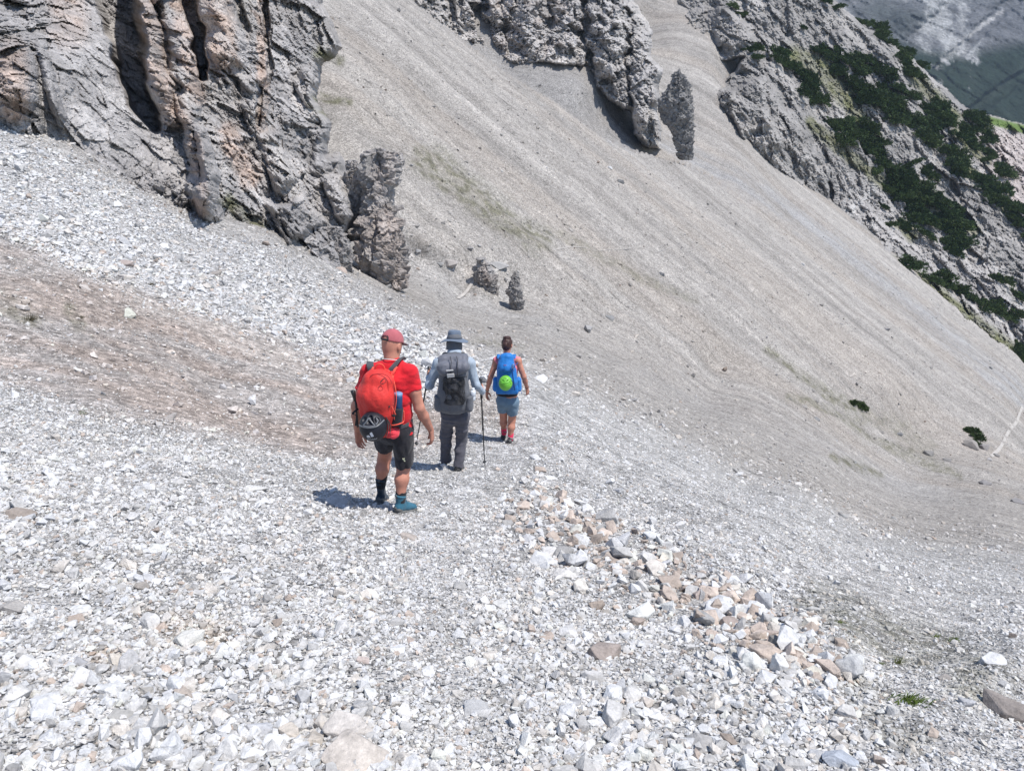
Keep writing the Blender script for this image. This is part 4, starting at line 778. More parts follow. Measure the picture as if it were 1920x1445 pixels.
# ================================================================= FIGURE TOOLS: smooth-union volumes turned into one surface
class Vol:
    def __init__(self, lo, hi, h):
        self.h = h; self.lo = np.array(lo, float); self.n = (np.ceil((np.array(hi)-self.lo)/h).astype(int) + 1)
        self.F = np.full(self.n, 1.0, np.float32)
    def _sub(self, lo, hi):
        a = np.clip(np.floor((np.array(lo)-self.lo)/self.h).astype(int), 0, self.n-1); b = np.clip(np.ceil((np.array(hi)-self.lo)/self.h).astype(int)+1, 1, self.n)
        if np.any(b <= a): return None, None
        ax = [self.lo[i] + self.h*np.arange(a[i], b[i]) for i in range(3)]
        P = np.stack(np.meshgrid(*ax, indexing='ij'), -1)
        return tuple(slice(a[i], b[i]) for i in range(3)), P
    def _mix(self, sl, d, k, sub=False):
        f = self.F[sl]
        if sub: self.F[sl] = np.maximum(f, -d); return
        hh = np.clip(0.5 + 0.5*(f - d)/k, 0, 1); self.F[sl] = f*(1-hh) + d*hh - k*hh*(1-hh)
    def cap(self, a, b, ra, rb, k=0.02, cut=None, sub=False):
        """tapered capsule a->b; radii may be (across, deep) with 'wdir' the across direction"""
        a, b = np.array(a, float), np.array(b, float); m = max(ra, rb) + 0.05
        sl, P = self._sub(np.minimum(a, b)-m, np.maximum(a, b)+m)
        if sl is None: return
        ab = b-a; t = np.clip(((P-a) @ ab)/(ab @ ab + 1e-12), 0, 1); d = np.linalg.norm(P - a - t[..., None]*ab, axis=-1) - (ra + (rb-ra)*t)
        for (q, nrm) in (cut or []): d = np.maximum(d, (P - np.array(q)) @ np.array(nrm))
        self._mix(sl, d, k, sub)
    def tube(self, pts, radii, wdir, k=0.02, cut=None, sub=False):
        """elliptical limb through pts; radii = [(across, deep), ...]; wdir = across direction"""
        w = np.array(wdir, float); w /= np.linalg.norm(w); pts = np.array(pts, float); R = np.array(radii, float)
        m = R.max() + 0.05; sl, P = self._sub(pts.min(0)-m, pts.max(0)+m)
        if sl is None: return
        best = None
        for i in range(len(pts)-1):
            a, b = pts[i], pts[i+1]; ab = b-a; L = np.linalg.norm(ab); ax = ab/L; wd = w - ax*(w @ ax); wd /= np.linalg.norm(wd); dp = np.cross(ax, wd)
            s = (P-a) @ ax; t = np.clip(s/L, 0, 1); q = P - a - t[..., None]*ab
            ts = t*t*(3-2*t); rw = R[i, 0] + (R[i+1, 0]-R[i, 0])*ts; rd = R[i, 1] + (R[i+1, 1]-R[i, 1])*ts
            u, v, e = q @ wd, q @ dp, q @ ax; rm = np.minimum(rw, rd)
            g = np.sqrt((u/rw)**2 + (v/rd)**2 + (e/rm)**2 + 1e-12); d = (g-1)*np.where(g > 1e-4, np.sqrt(u*u+v*v+e*e)/g, rm)
            best = d if best is None else np.where(True, self._s(best, d, 0.02), 0)
        for (q, nrm) in (cut or []): best = np.maximum(best, (P - np.array(q)) @ np.array(nrm))
        self._mix(sl, best, k, sub)
    @staticmethod
    def _s(f, d, k):
        hh = np.clip(0.5 + 0.5*(f - d)/k, 0, 1); return f*(1-hh) + d*hh - k*hh*(1-hh)
    def ell(self, c, r, M=None, k=0.02, sub=False, cut=None):
        c = np.array(c, float); r = np.array(r, float); m = r.max() + 0.04; sl, P = self._sub(c-m, c+m)
        if sl is None: return
        q = P - c
        if M is not None: q = q @ np.array(M).T           # rows of M are the local axes
        g = np.linalg.norm(q/r, axis=-1); d = (g-1)*np.where(g > 1e-4, np.linalg.norm(q, axis=-1)/np.maximum(g, 1e-4), r.min())
        for (qq, nrm) in (cut or []): d = np.maximum(d, (P - np.array(qq)) @ np.array(nrm))
        self._mix(sl, d, k, sub)
    def box(self, c, b, rad, M=None, k=0.02, sub=False):
        c = np.array(c, float); b = np.array(b, float); m = np.linalg.norm(b) + rad + 0.04; sl, P = self._sub(c-m, c+m)
        if sl is None: return
        q = P - c
        if M is not None: q = q @ np.array(M).T
        q = np.abs(q) - b; d = np.linalg.norm(np.maximum(q, 0), axis=-1) + np.minimum(q.max(-1), 0) - rad
        self._mix(sl, d, k, sub)
    def ripple(self, amp, freq, seed=0, stretch=(1, 1, 1), ridge=False, octs=3):
        sl, P = self._sub(self.lo, self.lo + self.h*self.n)
        band = np.abs(self.F) < amp*3 + self.h*2
        v = fbm(P[band]*freq*np.array(stretch), octs, seed=seed, ridge=ridge); self.F[band] += (amp*v).astype(np.float32)
    def mesh(self, name, smooth=True):
        F = self.F; n = F.shape; ins = F < 0
        c = np.zeros((n[0]-1, n[1]-1, n[2]-1), np.int8)
        for i in (0, 1):
            for j in (0, 1):
                for k in (0, 1): c += ins[i:n[0]-1+i, j:n[1]-1+j, k:n[2]-1+k]
        act = np.argwhere((c > 0) & (c < 8)); idx = np.full(c.shape, -1, np.int32); idx[act[:, 0], act[:, 1], act[:, 2]] = np.arange(len(act))
        acc = np.zeros((len(act), 3)); cnt = np.zeros(len(act))
        cor = [(i, j, k) for i in (0, 1) for j in (0, 1) for k in (0, 1)]
        for a in cor:
            for ax in range(3):
                if a[ax]: continue
                b = list(a); b[ax] = 1
                fa = F[act[:, 0]+a[0], act[:, 1]+a[1], act[:, 2]+a[2]].astype(float); fb = F[act[:, 0]+b[0], act[:, 1]+b[1], act[:, 2]+b[2]].astype(float)
                m = (fa < 0) != (fb < 0); t = np.where(m, fa/np.where(m, fa-fb, 1), 0)
                p = np.array(a, float)[None].repeat(len(act), 0); p[:, ax] = t; acc += p*m[:, None]; cnt += m
        V = self.lo + self.h*(act + acc/cnt[:, None])
        quads = []
        for ax in range(3):
            o = [i for i in range(3) if i != ax]
            A = np.take(ins, range(0, n[ax]-1), ax); B = np.take(ins, range(1, n[ax]), ax); e = np.argwhere(A != B)
            flip = A[e[:, 0], e[:, 1], e[:, 2]]
            ok = (e[:, o[0]] > 0) & (e[:, o[1]] > 0) & (e[:, o[0]] < n[o[0]]-1) & (e[:, o[1]] < n[o[1]]-1); e = e[ok]; flip = flip[ok]
            q = []
            for (da, db) in ((0, 0), (-1, 0), (-1, -1), (0, -1)):
                g = e.copy(); g[:, o[0]] += da; g[:, o[1]] += db; q.append(idx[g[:, 0], g[:, 1], g[:, 2]])
            q = np.stack(q, -1); fl = flip if ax != 1 else ~flip
            q[~fl] = q[~fl][:, ::-1]; quads.append(q)
        Q = np.concatenate(quads)
        return V, Q[:, ::-1] if False else Q
def vol_obj(name, vol, m, parent=None, origin=(0, 0, 0), relax=1):
    V, Q = vol.mesh(name)
    me = np_mesh(name, V - np.array(origin), Q, True)
    bm = bmesh.new(); bm.from_mesh(me)
    for _ in range(relax): bmesh.ops.smooth_vert(bm, verts=bm.verts, factor=0.5, use_axis_x=True, use_axis_y=True, use_axis_z=True)
    bmesh.ops.recalc_face_normals(bm, faces=bm.faces)
    bm.to_mesh(me); bm.free(); me.polygons.foreach_set('use_smooth', np.ones(len(me.polygons), bool))
    return link(name, me, m, parent)
def sweep(name, pts, rad, m, parent=None, origin=(0, 0, 0), nu=10, flat=None, wdir=None, smoothpath=True):
    """tube or strap along pts (world); flat=(half width, half thickness) with wdir for straps"""
    P = np.array(pts, float)
    if smoothpath and len(P) > 2:
        t = np.arange(len(P)); tt = np.linspace(0, len(P)-1, (len(P)-1)*8+1); i = np.clip(tt.astype(int), 0, len(P)-2); f = (tt-i)[:, None]
        p0, p1, p2, p3 = P[np.maximum(i-1, 0)], P[i], P[i+1], P[np.minimum(i+2, len(P)-1)]
        P = 0.5*((2*p1) + (-p0+p2)*f + (2*p0-5*p1+4*p2-p3)*f**2 + (-p0+3*p1-3*p2+p3)*f**3)
        rad = np.interp(tt, t, rad) if hasattr(rad, '__len__') else rad
    n = len(P); T = np.gradient(P, axis=0); T /= np.linalg.norm(T, axis=1)[:, None]
    ref = np.array(wdir if wdir is not None else ((0, 0, 1) if abs(T[:, 2]).mean() < 0.8 else (1, 0, 0)), float)
    A = ref - T*(T @ ref)[:, None]; A /= np.linalg.norm(A, axis=1)[:, None]; B = np.cross(T, A); ph = np.linspace(0, 2*np.pi, nu, endpoint=False)
    r = np.broadcast_to(np.asarray(rad, float), (n,))
    if flat: ca = np.sign(np.cos(ph))*np.abs(np.cos(ph))**0.5*flat[0]; sa = np.sign(np.sin(ph))*np.abs(np.sin(ph))**0.7*flat[1]; V = P[:, None] + A[:, None]*ca[None, :, None] + B[:, None]*sa[None, :, None]
    else: V = P[:, None] + A[:, None]*(np.cos(ph)[None]*r[:, None])[..., None] + B[:, None]*(np.sin(ph)[None]*r[:, None])[..., None]
    i = np.arange(n*nu).reshape(n, nu); j = np.roll(i, -1, 1); F = np.stack([i[:-1], j[:-1], j[1:], i[1:]], -1).reshape(-1, 4)
    VV = np.concatenate([V.reshape(-1, 3), P[:1], P[-1:]]); c1 = np.stack([j[0], i[0], np.full(nu, n*nu)], -1); c2 = np.stack([i[-1], j[-1], np.full(nu, n*nu+1)], -1)
    return link(name, np_mesh(name, VV - np.array(origin), [F, np.concatenate([c1, c2])], True), m, parent)
def lathe(name, a, b, prof, m, parent=None, origin=(0, 0, 0), nu=20):
    """surface of revolution from a to b; prof = [(t, radius), ...]"""
    a, b = np.array(a, float), np.array(b, float); ax = (b-a)/np.linalg.norm(b-a); u = np.cross(ax, (0.3, 0.9, 0.1)); u /= np.linalg.norm(u); v = np.cross(ax, u)
    ph = np.linspace(0, 2*np.pi, nu, endpoint=False); V = np.array([[a + (b-a)*t + r*(u*math.cos(p)+v*math.sin(p)) for p in ph] for t, r in prof]); n = len(prof)
    i = np.arange(n*nu).reshape(n, nu); j = np.roll(i, -1, 1); F = np.stack([i[:-1], j[:-1], j[1:], i[1:]], -1).reshape(-1, 4)
    VV = np.concatenate([V.reshape(-1, 3), a[None]+(b-a)*prof[0][0], a[None]+(b-a)*prof[-1][0]]); c1 = np.stack([j[0], i[0], np.full(nu, n*nu)], -1); c2 = np.stack([i[-1], j[-1], np.full(nu, n*nu+1)], -1)
    return link(name, np_mesh(name, VV - np.array(origin), [F, np.concatenate([c1, c2])], True), m, parent)
def unit(v): v = np.array(v, float); return v/np.linalg.norm(v)
def hand(vol, wrist, d, n, s, curl=0.35, sc=1.0, thumb=0.5, kb=0.006):
    """wrist point, d along the hand, n out of the palm, s towards the thumb; curl bends each joint (radians)"""
    wrist, d, n, s = np.array(wrist, float), unit(d), unit(n), unit(s); kn = []
    for q, off in enumerate((0.034, 0.0115, -0.0115, -0.033)):
        k = wrist + sc*(d*(0.092 - 0.004*abs(q-1.3)) + s*off*1.0 + n*0.004); vol.cap(wrist + s*off*0.55*sc + d*0.008, k, 0.0155*sc, 0.0115*sc, 0.014); kn.append(k)
    for q, (ln, ex) in enumerate(zip((0.074, 0.083, 0.077, 0.06), (0.75, 0.9, 1.05, 1.25))):
        p = kn[q]; a = curl*ex*0.8; spread = (1.5-q)*0.09
        for seg, fr in enumerate((0.46, 0.30, 0.24)):
            dirn = unit(d*math.cos(a) + n*math.sin(a) + s*spread); e = p + dirn*ln*fr*sc
            vol.cap(p, e, (0.0092 - 0.0008*seg)*sc, (0.0086 - 0.0009*seg)*sc, kb if seg == 0 else 0.003); p = e; a += curl*ex*1.15
    b = wrist + sc*(d*0.022 + s*0.024 + n*0.006); m1 = b + sc*0.040*unit(d*0.75 + s*0.65*(1-thumb*0.6) + n*0.55); m2 = m1 + sc*0.033*unit(d*0.95 + s*0.2*(1-thumb) + n*0.45*(0.5+thumb)); m3 = m2 + sc*0.027*unit(d*0.95 - s*0.15*thumb + n*0.5*(0.4+thumb))
    vol.cap(b, m1, 0.0165*sc, 0.0125*sc, 0.012); vol.cap(m1, m2, 0.0115*sc, 0.0102*sc, 0.005); vol.cap(m2, m3, 0.0102*sc, 0.0086*sc, 0.003)
def head(vol, c, f, r, u, sc=1.0, ear=1.0):
    """head centred at c facing f, right r, up u"""
    M = np.array([r, f, u]); c = np.array(c, float)
    vol.ell(c + u*0.018*sc - f*0.012*sc, (0.076*sc, 0.098*sc, 0.100*sc), M, 0.02)
    vol.ell(c - u*0.048*sc + f*0.028*sc, (0.058*sc, 0.070*sc, 0.072*sc), M, 0.03)
    vol.ell(c - u*0.094*sc + f*0.066*sc, (0.026*sc, 0.020*sc, 0.018*sc), M, 0.02)       # chin
    vol.cap(c + f*0.086*sc + u*0.006*sc, c + f*0.104*sc - u*0.034*sc, 0.009*sc, 0.014*sc, 0.012)   # nose
    for sg in (-1, 1):
        vol.ell(c + f*0.090*sc + r*0.031*sg*sc + u*0.010*sc, (0.017*sc, 0.012*sc, 0.010*sc), M, 0.004, sub=True)
        vol.ell(c + f*0.080*sc + r*0.031*sg*sc + u*0.009*sc, (0.0125*sc,)*3, M, 0.002)       # eyeball
        vol.ell(c + f*0.084*sc + r*0.032*sg*sc + u*0.028*sc, (0.022*sc, 0.011*sc, 0.007*sc), M, 0.008)   # brow
        if ear:
            e = c + r*0.080*sg*sc - f*0.012*sc - u*0.010*sc; vol.ell(e, (0.010*sc, 0.019*sc, 0.031*sc), M, 0.008); vol.ell(e + r*sg*0.008 + f*0.004, (0.004*sc, 0.010*sc, 0.018*sc), M, 0.003, sub=True)
    vol.ell(c + f*0.094*sc - u*0.058*sc, (0.024*sc, 0.008*sc, 0.0035*sc), M, 0.004, sub=True)     # mouth line
    vol.ell(c + f*0.086*sc - u*0.053*sc, (0.023*sc, 0.010*sc, 0.006*sc), M, 0.004); vol.ell(c + f*0.085*sc - u*0.064*sc, (0.020*sc, 0.010*sc, 0.007*sc), M, 0.004)
def boot(parent, org, heel, toe, up_at, mu, ms, label=None, sc=1.0, h=0.005, lace=None):
    """hiking boot: sole from heel to toe (ground contact points), padded shaft rising to up_at (ankle)"""
    heel, toe, up_at = np.array(heel, float), np.array(toe, float), np.array(up_at, float); f = unit(toe-heel); z = unit(up_at - heel - f*0.07); sole_n = unit(z - f*(z @ f)); r = np.cross(f, sole_n); L = np.linalg.norm(toe-heel)
    lo = np.minimum(np.minimum(heel, toe), up_at) - 0.12; hi = np.maximum(np.maximum(heel, toe), up_at) + 0.12
    v = Vol(lo, hi, h); M = np.array([r, f, sole_n]); ank = heel + f*0.062 + sole_n*0.085; upd = unit(up_at - ank)
    v.tube([heel + f*0.040 + sole_n*0.062, heel + f*L*0.5 + sole_n*0.062, toe - f*0.055 + sole_n*0.050], [(0.034*sc, 0.036*sc), (0.037*sc, 0.036*sc), (0.042*sc, 0.028*sc)], r, 0.015)
    v.tube([heel + f*0.052 + sole_n*0.06, ank, up_at], [(0.034*sc, 0.044*sc), (0.034*sc, 0.044*sc), (0.042*sc, 0.048*sc)], r, 0.02, cut=[(up_at, upd)])
    v.tube([heel + f*L*0.45 + sole_n*0.085, up_at + f*0.035], [(0.022, 0.012), (0.022, 0.012)], r, 0.02, cut=[(up_at + upd*0.012, upd)])
    for k in range(16):
        a = 2*math.pi*k/16; a2 = a + 2*math.pi/16; v.cap(up_at + r*0.040*math.cos(a) + f*0.045*math.sin(a), up_at + r*0.040*math.cos(a2) + f*0.045*math.sin(a2), 0.010, 0.010, 0.006)
    v.ripple(0.0025, 20, 5)
    up = vol_obj('boot', v, mu, parent, org)
    if label: up['label'] = label
    s = Vol(lo, hi, h)
    s.tube([heel + f*0.040 + sole_n*0.020, heel + f*L*0.35 + sole_n*0.022, heel + f*L*0.6 + sole_n*0.020, toe - f*0.045 + sole_n*0.024], [(0.043*sc, 0.024), (0.037*sc, 0.020), (0.042*sc, 0.020), (0.048*sc, 0.024)], r, 0.008, cut=[(heel + sole_n*0.036, sole_n)])
    s.tube([heel + f*0.028 + sole_n*0.045, heel + f*0.05 + sole_n*0.045], [(0.040*sc, 0.026), (0.038*sc, 0.026)], r, 0.006); s.tube([toe - f*0.065 + sole_n*0.04, toe - f*0.04 + sole_n*0.038], [(0.046*sc, 0.022), (0.040*sc, 0.020)], r, 0.006)
    for t in np.linspace(0.05, 0.93, 8): s.box(heel + f*L*t + sole_n*0.000, (0.032, 0.006, 0.006), 0.003, M, 0.003)
    o = vol_obj('sole', s, ms, up, (0, 0, 0)); o.location = -np.array(org)
    o = sweep('heel_tab', [heel - f*0.002 + sole_n*0.055, ank - f*0.047 + sole_n*0.01, up_at - f*0.052 + upd*0.012], 0.006, ms, up, (0, 0, 0), flat=(0.010, 0.004), wdir=r); o.location = -np.array(org)
    if lace is not None:
        for t in (0.15, 0.4, 0.65, 0.9):
            p = heel + f*L*0.45 + sole_n*0.088 + (up_at + f*0.040 - (heel + f*L*0.45 + sole_n*0.088))*t
            o = sweep('lace', [p - r*0.026 - f*0.006, p + f*0.012 + sole_n*0.006, p + r*0.026 - f*0.006], 0.0028, lace, up, (0, 0, 0), 6); o.location = -np.array(org)
    return up
def fabric(name, col, rough=0.85, sheen=0.15, wr=0.010, weave=900, var=0.12, spec=0.25):
    return mat(name, col, rough, sheen=sheen, spec=spec, scales=[(9, 1-var, 1+var, 4, None), (60, 0.95, 1.05, 2, None)], bump=[(7, wr, 'noise'), (30, wr*0.25, 'noise')])
M_skin = mat('skin', (0.46, 0.225, 0.15), 0.55, spec=0.35, scales=[(14, 0.84, 1.12, 4, None), (90, 0.95, 1.05, 3, None)], bump=[(120, 0.0012, 'noise')])
M_skin.node_tree.nodes['Principled BSDF'].inputs['Subsurface Weight'].default_value = 0.08
M_skin.node_tree.nodes['Principled BSDF'].inputs['Subsurface Radius'].default_value = (0.02, 0.008, 0.004)
M_skinred = mat('sunburnt_skin', (0.48, 0.215, 0.15), 0.55, spec=0.35, scales=[(12, 0.82, 1.14, 4, None)], bump=[(110, 0.0012, 'noise')])
M_black = fabric('black_webbing', (0.018, 0.018, 0.02), 0.7, var=0.2); M_plastic = mat('black_plastic', (0.02, 0.02, 0.022), 0.35, spec=0.5, scales=[(20, .9, 1.1, 3, None)])
M_rubber = mat('boot_rubber', (0.085, 0.083, 0.08), 0.8, scales=[(30, 0.7, 1.4, 4, None)]); M_metal = mat('brushed_metal', (0.5, 0.5, 0.5), 0.3, metal=0.9, scales=[(30, .85, 1.1, 3, None)])
M_greyweb = fabric('grey_webbing', (0.065, 0.068, 0.075), 0.85)
Z = np.array([0, 0, 1.0])
# ================================================================= MAN IN RED
def J(px, py, Y): return wpos(float(px), float(py), Y)
def person(base, label):
    o = empty('person', base); return tag(o, label, 'person', None)
def gpoint(px, py): return interp_ground(np.array([float(px)]), np.array([float(py)]))[0]
def surf_frame(yaw):
    a = math.radians(yaw); return np.array([math.sin(a), math.cos(a), 0]), np.array([math.cos(a), -math.sin(a), 0])
fR, rR = surf_frame(14)
GR = gpoint(752, 962); GL = gpoint(712, 936); baseA = np.array([GR[0]-0.03, GR[1]+0.12, (GR[2]+GL[2])/2]); print('red man ground', GR, GL)
YA = float(GR[1]) + 0.08
A = dict(hip=J(736, 800, YA), hipR=J(754, 812, YA-0.02), hipL=J(724, 806, YA+0.02), kneeR=J(757, 870, YA+0.06), kneeL=J(721, 856, YA+0.26), ankR=J(751, 934, YA-0.04), ankL=J(714, 906, YA+0.22),
   waist=J(737, 775, YA+0.02), chest=J(734, 718, YA+0.05), neck=J(736, 682, YA+0.09), head=J(736, 645, YA+0.155), shR=J(769, 700, YA+0.03), shL=J(692, 700, YA+0.08),
   elR=J(786, 765, YA-0.02), wrR=J(808, 806, YA+0.10), elL=J(668, 762, YA+0.10), wrL=J(670, 808, YA+0.20))
hA = unit(fR*0.86 - Z*0.42); uA = unit(Z*0.9 + fR*0.42); 
pA = person(baseA, 'person walking downhill in red shirt, faded red cap and dark shorts, nearest the camera')
v = Vol(np.array([A['elL'][0]-0.12, YA-0.35, min(GR[2], GL[2])-0.02]), np.array([A['wrR'][0]+0.16, YA+0.6, A['head'][2]+0.16]), 0.0055)
headc = A['head']; fh, rh_ = surf_frame(30); uh = unit(Z + fh*0.38); fhh = unit(fh - Z*0.38)
head(v, headc, fhh, rh_, uh, 1.03)
v.tube([A['neck'] - Z*0.02, headc - uh*0.05 - fhh*0.02], [(0.068, 0.062), (0.060, 0.064)], rR, 0.035)
v.tube([A['hip'] + Z*0.02, A['waist'], A['chest'], A['neck'] - Z*0.04], [(0.15, 0.10), (0.14, 0.10), (0.165, 0.11), (0.07, 0.06)], rR, 0.03)
for sh, el, wr in ((A['shR'], A['elR'], A['wrR']), (A['shL'], A['elL'], A['wrL'])):
    v.cap(sh, (sh+el)/2, 0.062, 0.053, 0.03); v.cap((sh+el)/2, el, 0.053, 0.044, 0.02); v.cap(el, el + (wr-el)*0.35, 0.044, 0.045, 0.02); v.cap(el + (wr-el)*0.35, wr, 0.045, 0.027, 0.02)
for hp, kn, an in ((A['hipR'], A['kneeR'], A['ankR']), (A['hipL'], A['kneeL'], A['ankL'])):
    v.cap(hp, kn, 0.082, 0.060, 0.03); v.cap(kn, kn + (an-kn)*0.12, 0.058, 0.056, 0.02); v.cap(kn + (an-kn)*0.1, kn + (an-kn)*0.42 - fR*0.014, 0.052, 0.061, 0.03); v.cap(kn + (an-kn)*0.42 - fR*0.014, an, 0.060, 0.036, 0.03)
dR = unit(J(813, 835, YA+0.13) - A['wrR']); hand(v, A['wrR'] + dR*0.01, dR, unit(-rR*0.9 + fR*0.1), unit(fR*0.9 - rR*0.1 - Z*0.1), 0.42, 1.06)
dL = unit(J(674, 836, YA+0.22) - A['wrL']); hand(v, A['wrL'] + dL*0.01, dL, unit(rR*0.8 - fR*0.3), unit(fR*0.9 + rR*0.2), 0.38, 1.04)
body = vol_obj('body', v, M_skinred, pA, baseA, 1); del v
# red T-shirt
M_shirt = fabric('red_tshirt', (0.60, 0.012, 0.022), 0.8, wr=0.014, var=0.14)
v = Vol(np.array([A['elL'][0]-0.1, YA-0.3, A['hip'][2]-0.2]), np.array([A['elR'][0]+0.12, YA+0.45, A['neck'][2]+0.1]), 0.007)
hem = J(740, 806, YA); v.tube([A['hip'] - Z*0.10, A['waist'], (A['waist']*0.45 + A['chest']*0.55), A['chest'] + Z*0.04, A['neck'] - Z*0.035], [(0.178, 0.125), (0.168, 0.125), (0.185, 0.130), (0.195, 0.125), (0.085, 0.072)], rR, 0.03, cut=[(hem, unit(-Z + rR*-0.12))])
v.cap(A['neck'] - Z*0.028, A['shR'] + Z*0.012, 0.072, 0.070, 0.05); v.cap(A['neck'] - Z*0.022, A['shL'] + Z*0.022, 0.078, 0.064, 0.05)
cR = A['shR'] + (A['elR']-A['shR'])*0.50; cL = A['shL'] + (A['elL']-A['shL'])*0.50
v.cap(A['shR'], A['elR'], 0.078, 0.070, 0.04, cut=[(cR, unit(A['elR']-A['shR']))]); v.cap(A['shL'], A['elL'], 0.078, 0.068, 0.04, cut=[(cL, unit(A['elL']-A['shL']))])
v.ripple(0.013, 5, 3, (1, 1, 0.6), octs=2); v.ripple(0.012, 6, 7, (1.0, 1, 2.2), ridge=True, octs=2)
shirt = vol_obj('t_shirt', v, M_shirt, pA, baseA, 1); del v
nk = A['neck'] - Z*0.005 + fR*0.0
ring = [nk + 0.070*(rR*math.cos(a)*1.05 + fR*math.sin(a)*0.98) + Z*(0.012 - 0.03*math.sin(a)) for a in np.linspace(0, 2*math.pi, 25)]
sweep('necklace', [p + Z*0.028 for p in ring], 0.0035, mat('pale_cord', (0.75, 0.72, 0.68), 0.5), pA, baseA, 8)
# shorts
M_shorts = fabric('charcoal_shorts', (0.020, 0.019, 0.024), 0.8, wr=0.012, var=0.2)
v = Vol(np.array([A['hip'][0]-0.3, YA-0.3, A['kneeR'][2]-0.08]), np.array([A['hip'][0]+0.35, YA+0.45, A['waist'][2]+0.05]), 0.007)
v.tube([A['hip'] - Z*0.04, A['waist']], [(0.172, 0.125), (0.155, 0.11)], rR, 0.03)
hcR = J(759, 872, YA+0.03); hcL = J(725, 845, YA+0.12)
v.tube([A['hipR'] + Z*0.03 + rR*0.01, A['kneeR'] - Z*0.03 + rR*0.008], [(0.098, 0.118), (0.088, 0.098)], rR, 0.03, cut=[(hcR, unit(A['kneeR']-A['hipR'] + rR*0.05))])
v.tube([A['hipL'] + Z*0.03 - rR*0.005, A['kneeL'] - Z*0.02], [(0.098, 0.118), (0.084, 0.096)], rR, 0.03, cut=[(hcL, unit(A['kneeL']-A['hipL']))])
v.ripple(0.012, 6, 13, (1, 1, 0.7), octs=2); v.ripple(0.012, 8, 17, (1.4, 1.4, .7), ridge=True, octs=2)
sh_ = vol_obj('shorts', v, M_shorts, pA, baseA, 1); del v
bd = J(757, 862, YA-0.09) ; 
for k, (dx, dz, s) in enumerate(((-.006, .006, .007), (.0, .0, .008), (.007, -.008, .006), (.004, .010, .005))): 
    q = bd + rR*dx*1.2 + Z*dz*1.2; sweep('badge', [q - Z*s + rR*s*.3, q + Z*s - rR*s*.2], 0.0035, mat('badge_thread', (0.6, 0.62, 0.45), 0.7), sh_, baseA, 6)
# socks and boots
M_sock = fabric('black_sock', (0.02, 0.02, 0.024), 0.95, var=0.2)
for an, kn in ((A['ankR'], A['kneeR']), (A['ankL'], A['kneeL'])):
    v = Vol(an - 0.12, an + np.array([0.12, 0.12, 0.2]), 0.006); top = an + (kn-an)*(0.20 if an is A['ankR'] else 0.36)
    v.cap(an - Z*0.02, an + (kn-an)*0.4, 0.045, 0.055, 0.01, cut=[(top, unit(kn-an))]); v.ripple(0.002, 40, 3, (1, 1, .3)); vol_obj('sock', v, M_sock, pA, baseA)
M_bootT = fabric('teal_boot_leather', (0.035, 0.13, 0.19), 0.6, wr=0.006, var=0.25); M_bootD = fabric('navy_boot_leather', (0.018, 0.035, 0.06), 0.65, wr=0.006)
M_sole = mat('grey_sole', (0.14, 0.14, 0.135), 0.8, scales=[(30, .8, 1.2, 3, None)])
heelR = GR + np.array([-0.055, -0.03, 0.004]); toeR = heelR + unit(np.array([0.62, 0.75, -0.22]))*0.27
toeR[2] = gpoint(*[float(x) for x in pixel(toeR)[:2]])[2] + 0.02
boot(pA, baseA, heelR, toeR, A['ankR'] + Z*0.025, M_bootT, M_sole, 'teal boot planted on the gravel', lace=M_black, sc=1.05)
heelL = J(708, 944, YA+0.20); toeL = heelL + np.array([0.03, 0.235, -0.13]); boot(pA, baseA, heelL, toeL, A['ankL'] + Z*0.03, M_bootD, M_sole, 'dark navy boot with raised heel', lace=M_black, sc=1.05)
# cap
M_cap = fabric('faded_red_cap', (0.38, 0.105, 0.12), 0.9, wr=0.004, var=0.12)
cc = headc + uh*0.030 - fhh*0.012; Mh = np.array([rh_, fhh, uh])
v = Vol(cc - 0.16, cc + 0.22, 0.005); v.ell(cc, (0.089, 0.110, 0.100), Mh, 0.01, cut=[(cc - uh*0.004, unit(-uh))])
v.ell(cc - fhh*0.115 - uh*0.002, (0.034, 0.05, 0.036), Mh, sub=True)
inner = Vol  # opening cut at the back shows the head
cap_ = vol_obj('cap', v, M_cap, pA, baseA, 1)
v = Vol(cc - 0.2, cc + 0.24, 0.005); v.ell(cc + fhh*0.105 - uh*0.012, (0.078, 0.085, 0.012), np.array([rh_, unit(fhh - uh*0.15), unit(uh + fhh*0.15)]), 0.01); v.ell(cc - uh*0.02, (0.084, 0.098, 0.1), Mh, sub=True)
vol_obj('brim', v, fabric('cap_brim_dark', (0.12, 0.07, 0.085), 0.9), cap_, (0, 0, 0)).location = -baseA
for a0, a1, hz, nm in ((-0.40, 0.40, -0.0, 'strap'),):
    pts = [cc + 0.0905*rh_*math.sin(a) - 0.112*fhh*math.cos(a) + uh*hz for a in np.linspace(a0, a1, 7)]
    o = sweep(nm, pts, 0.008, M_black, cap_, (0, 0, 0), flat=(0.009, 0.003), wdir=uh); o.location = -baseA
pts = [cc - fhh*(0.1115 - 0.016*math.sin(a)) + rh_*0.036*math.cos(a) + uh*(0.002 + 0.037*math.sin(a)) for a in np.linspace(0, math.pi, 9)]
o = sweep('opening_trim', pts, 0.004, M_black, cap_, (0, 0, 0)); o.location = -baseA
btn = cc + uh*0.1; o = lathe('button', btn - uh*0.004, btn + uh*0.004, [(0, 0.008), (0.6, 0.008), (1, 0.003)], M_cap, cap_, (0, 0, 0)); o.location = -baseA
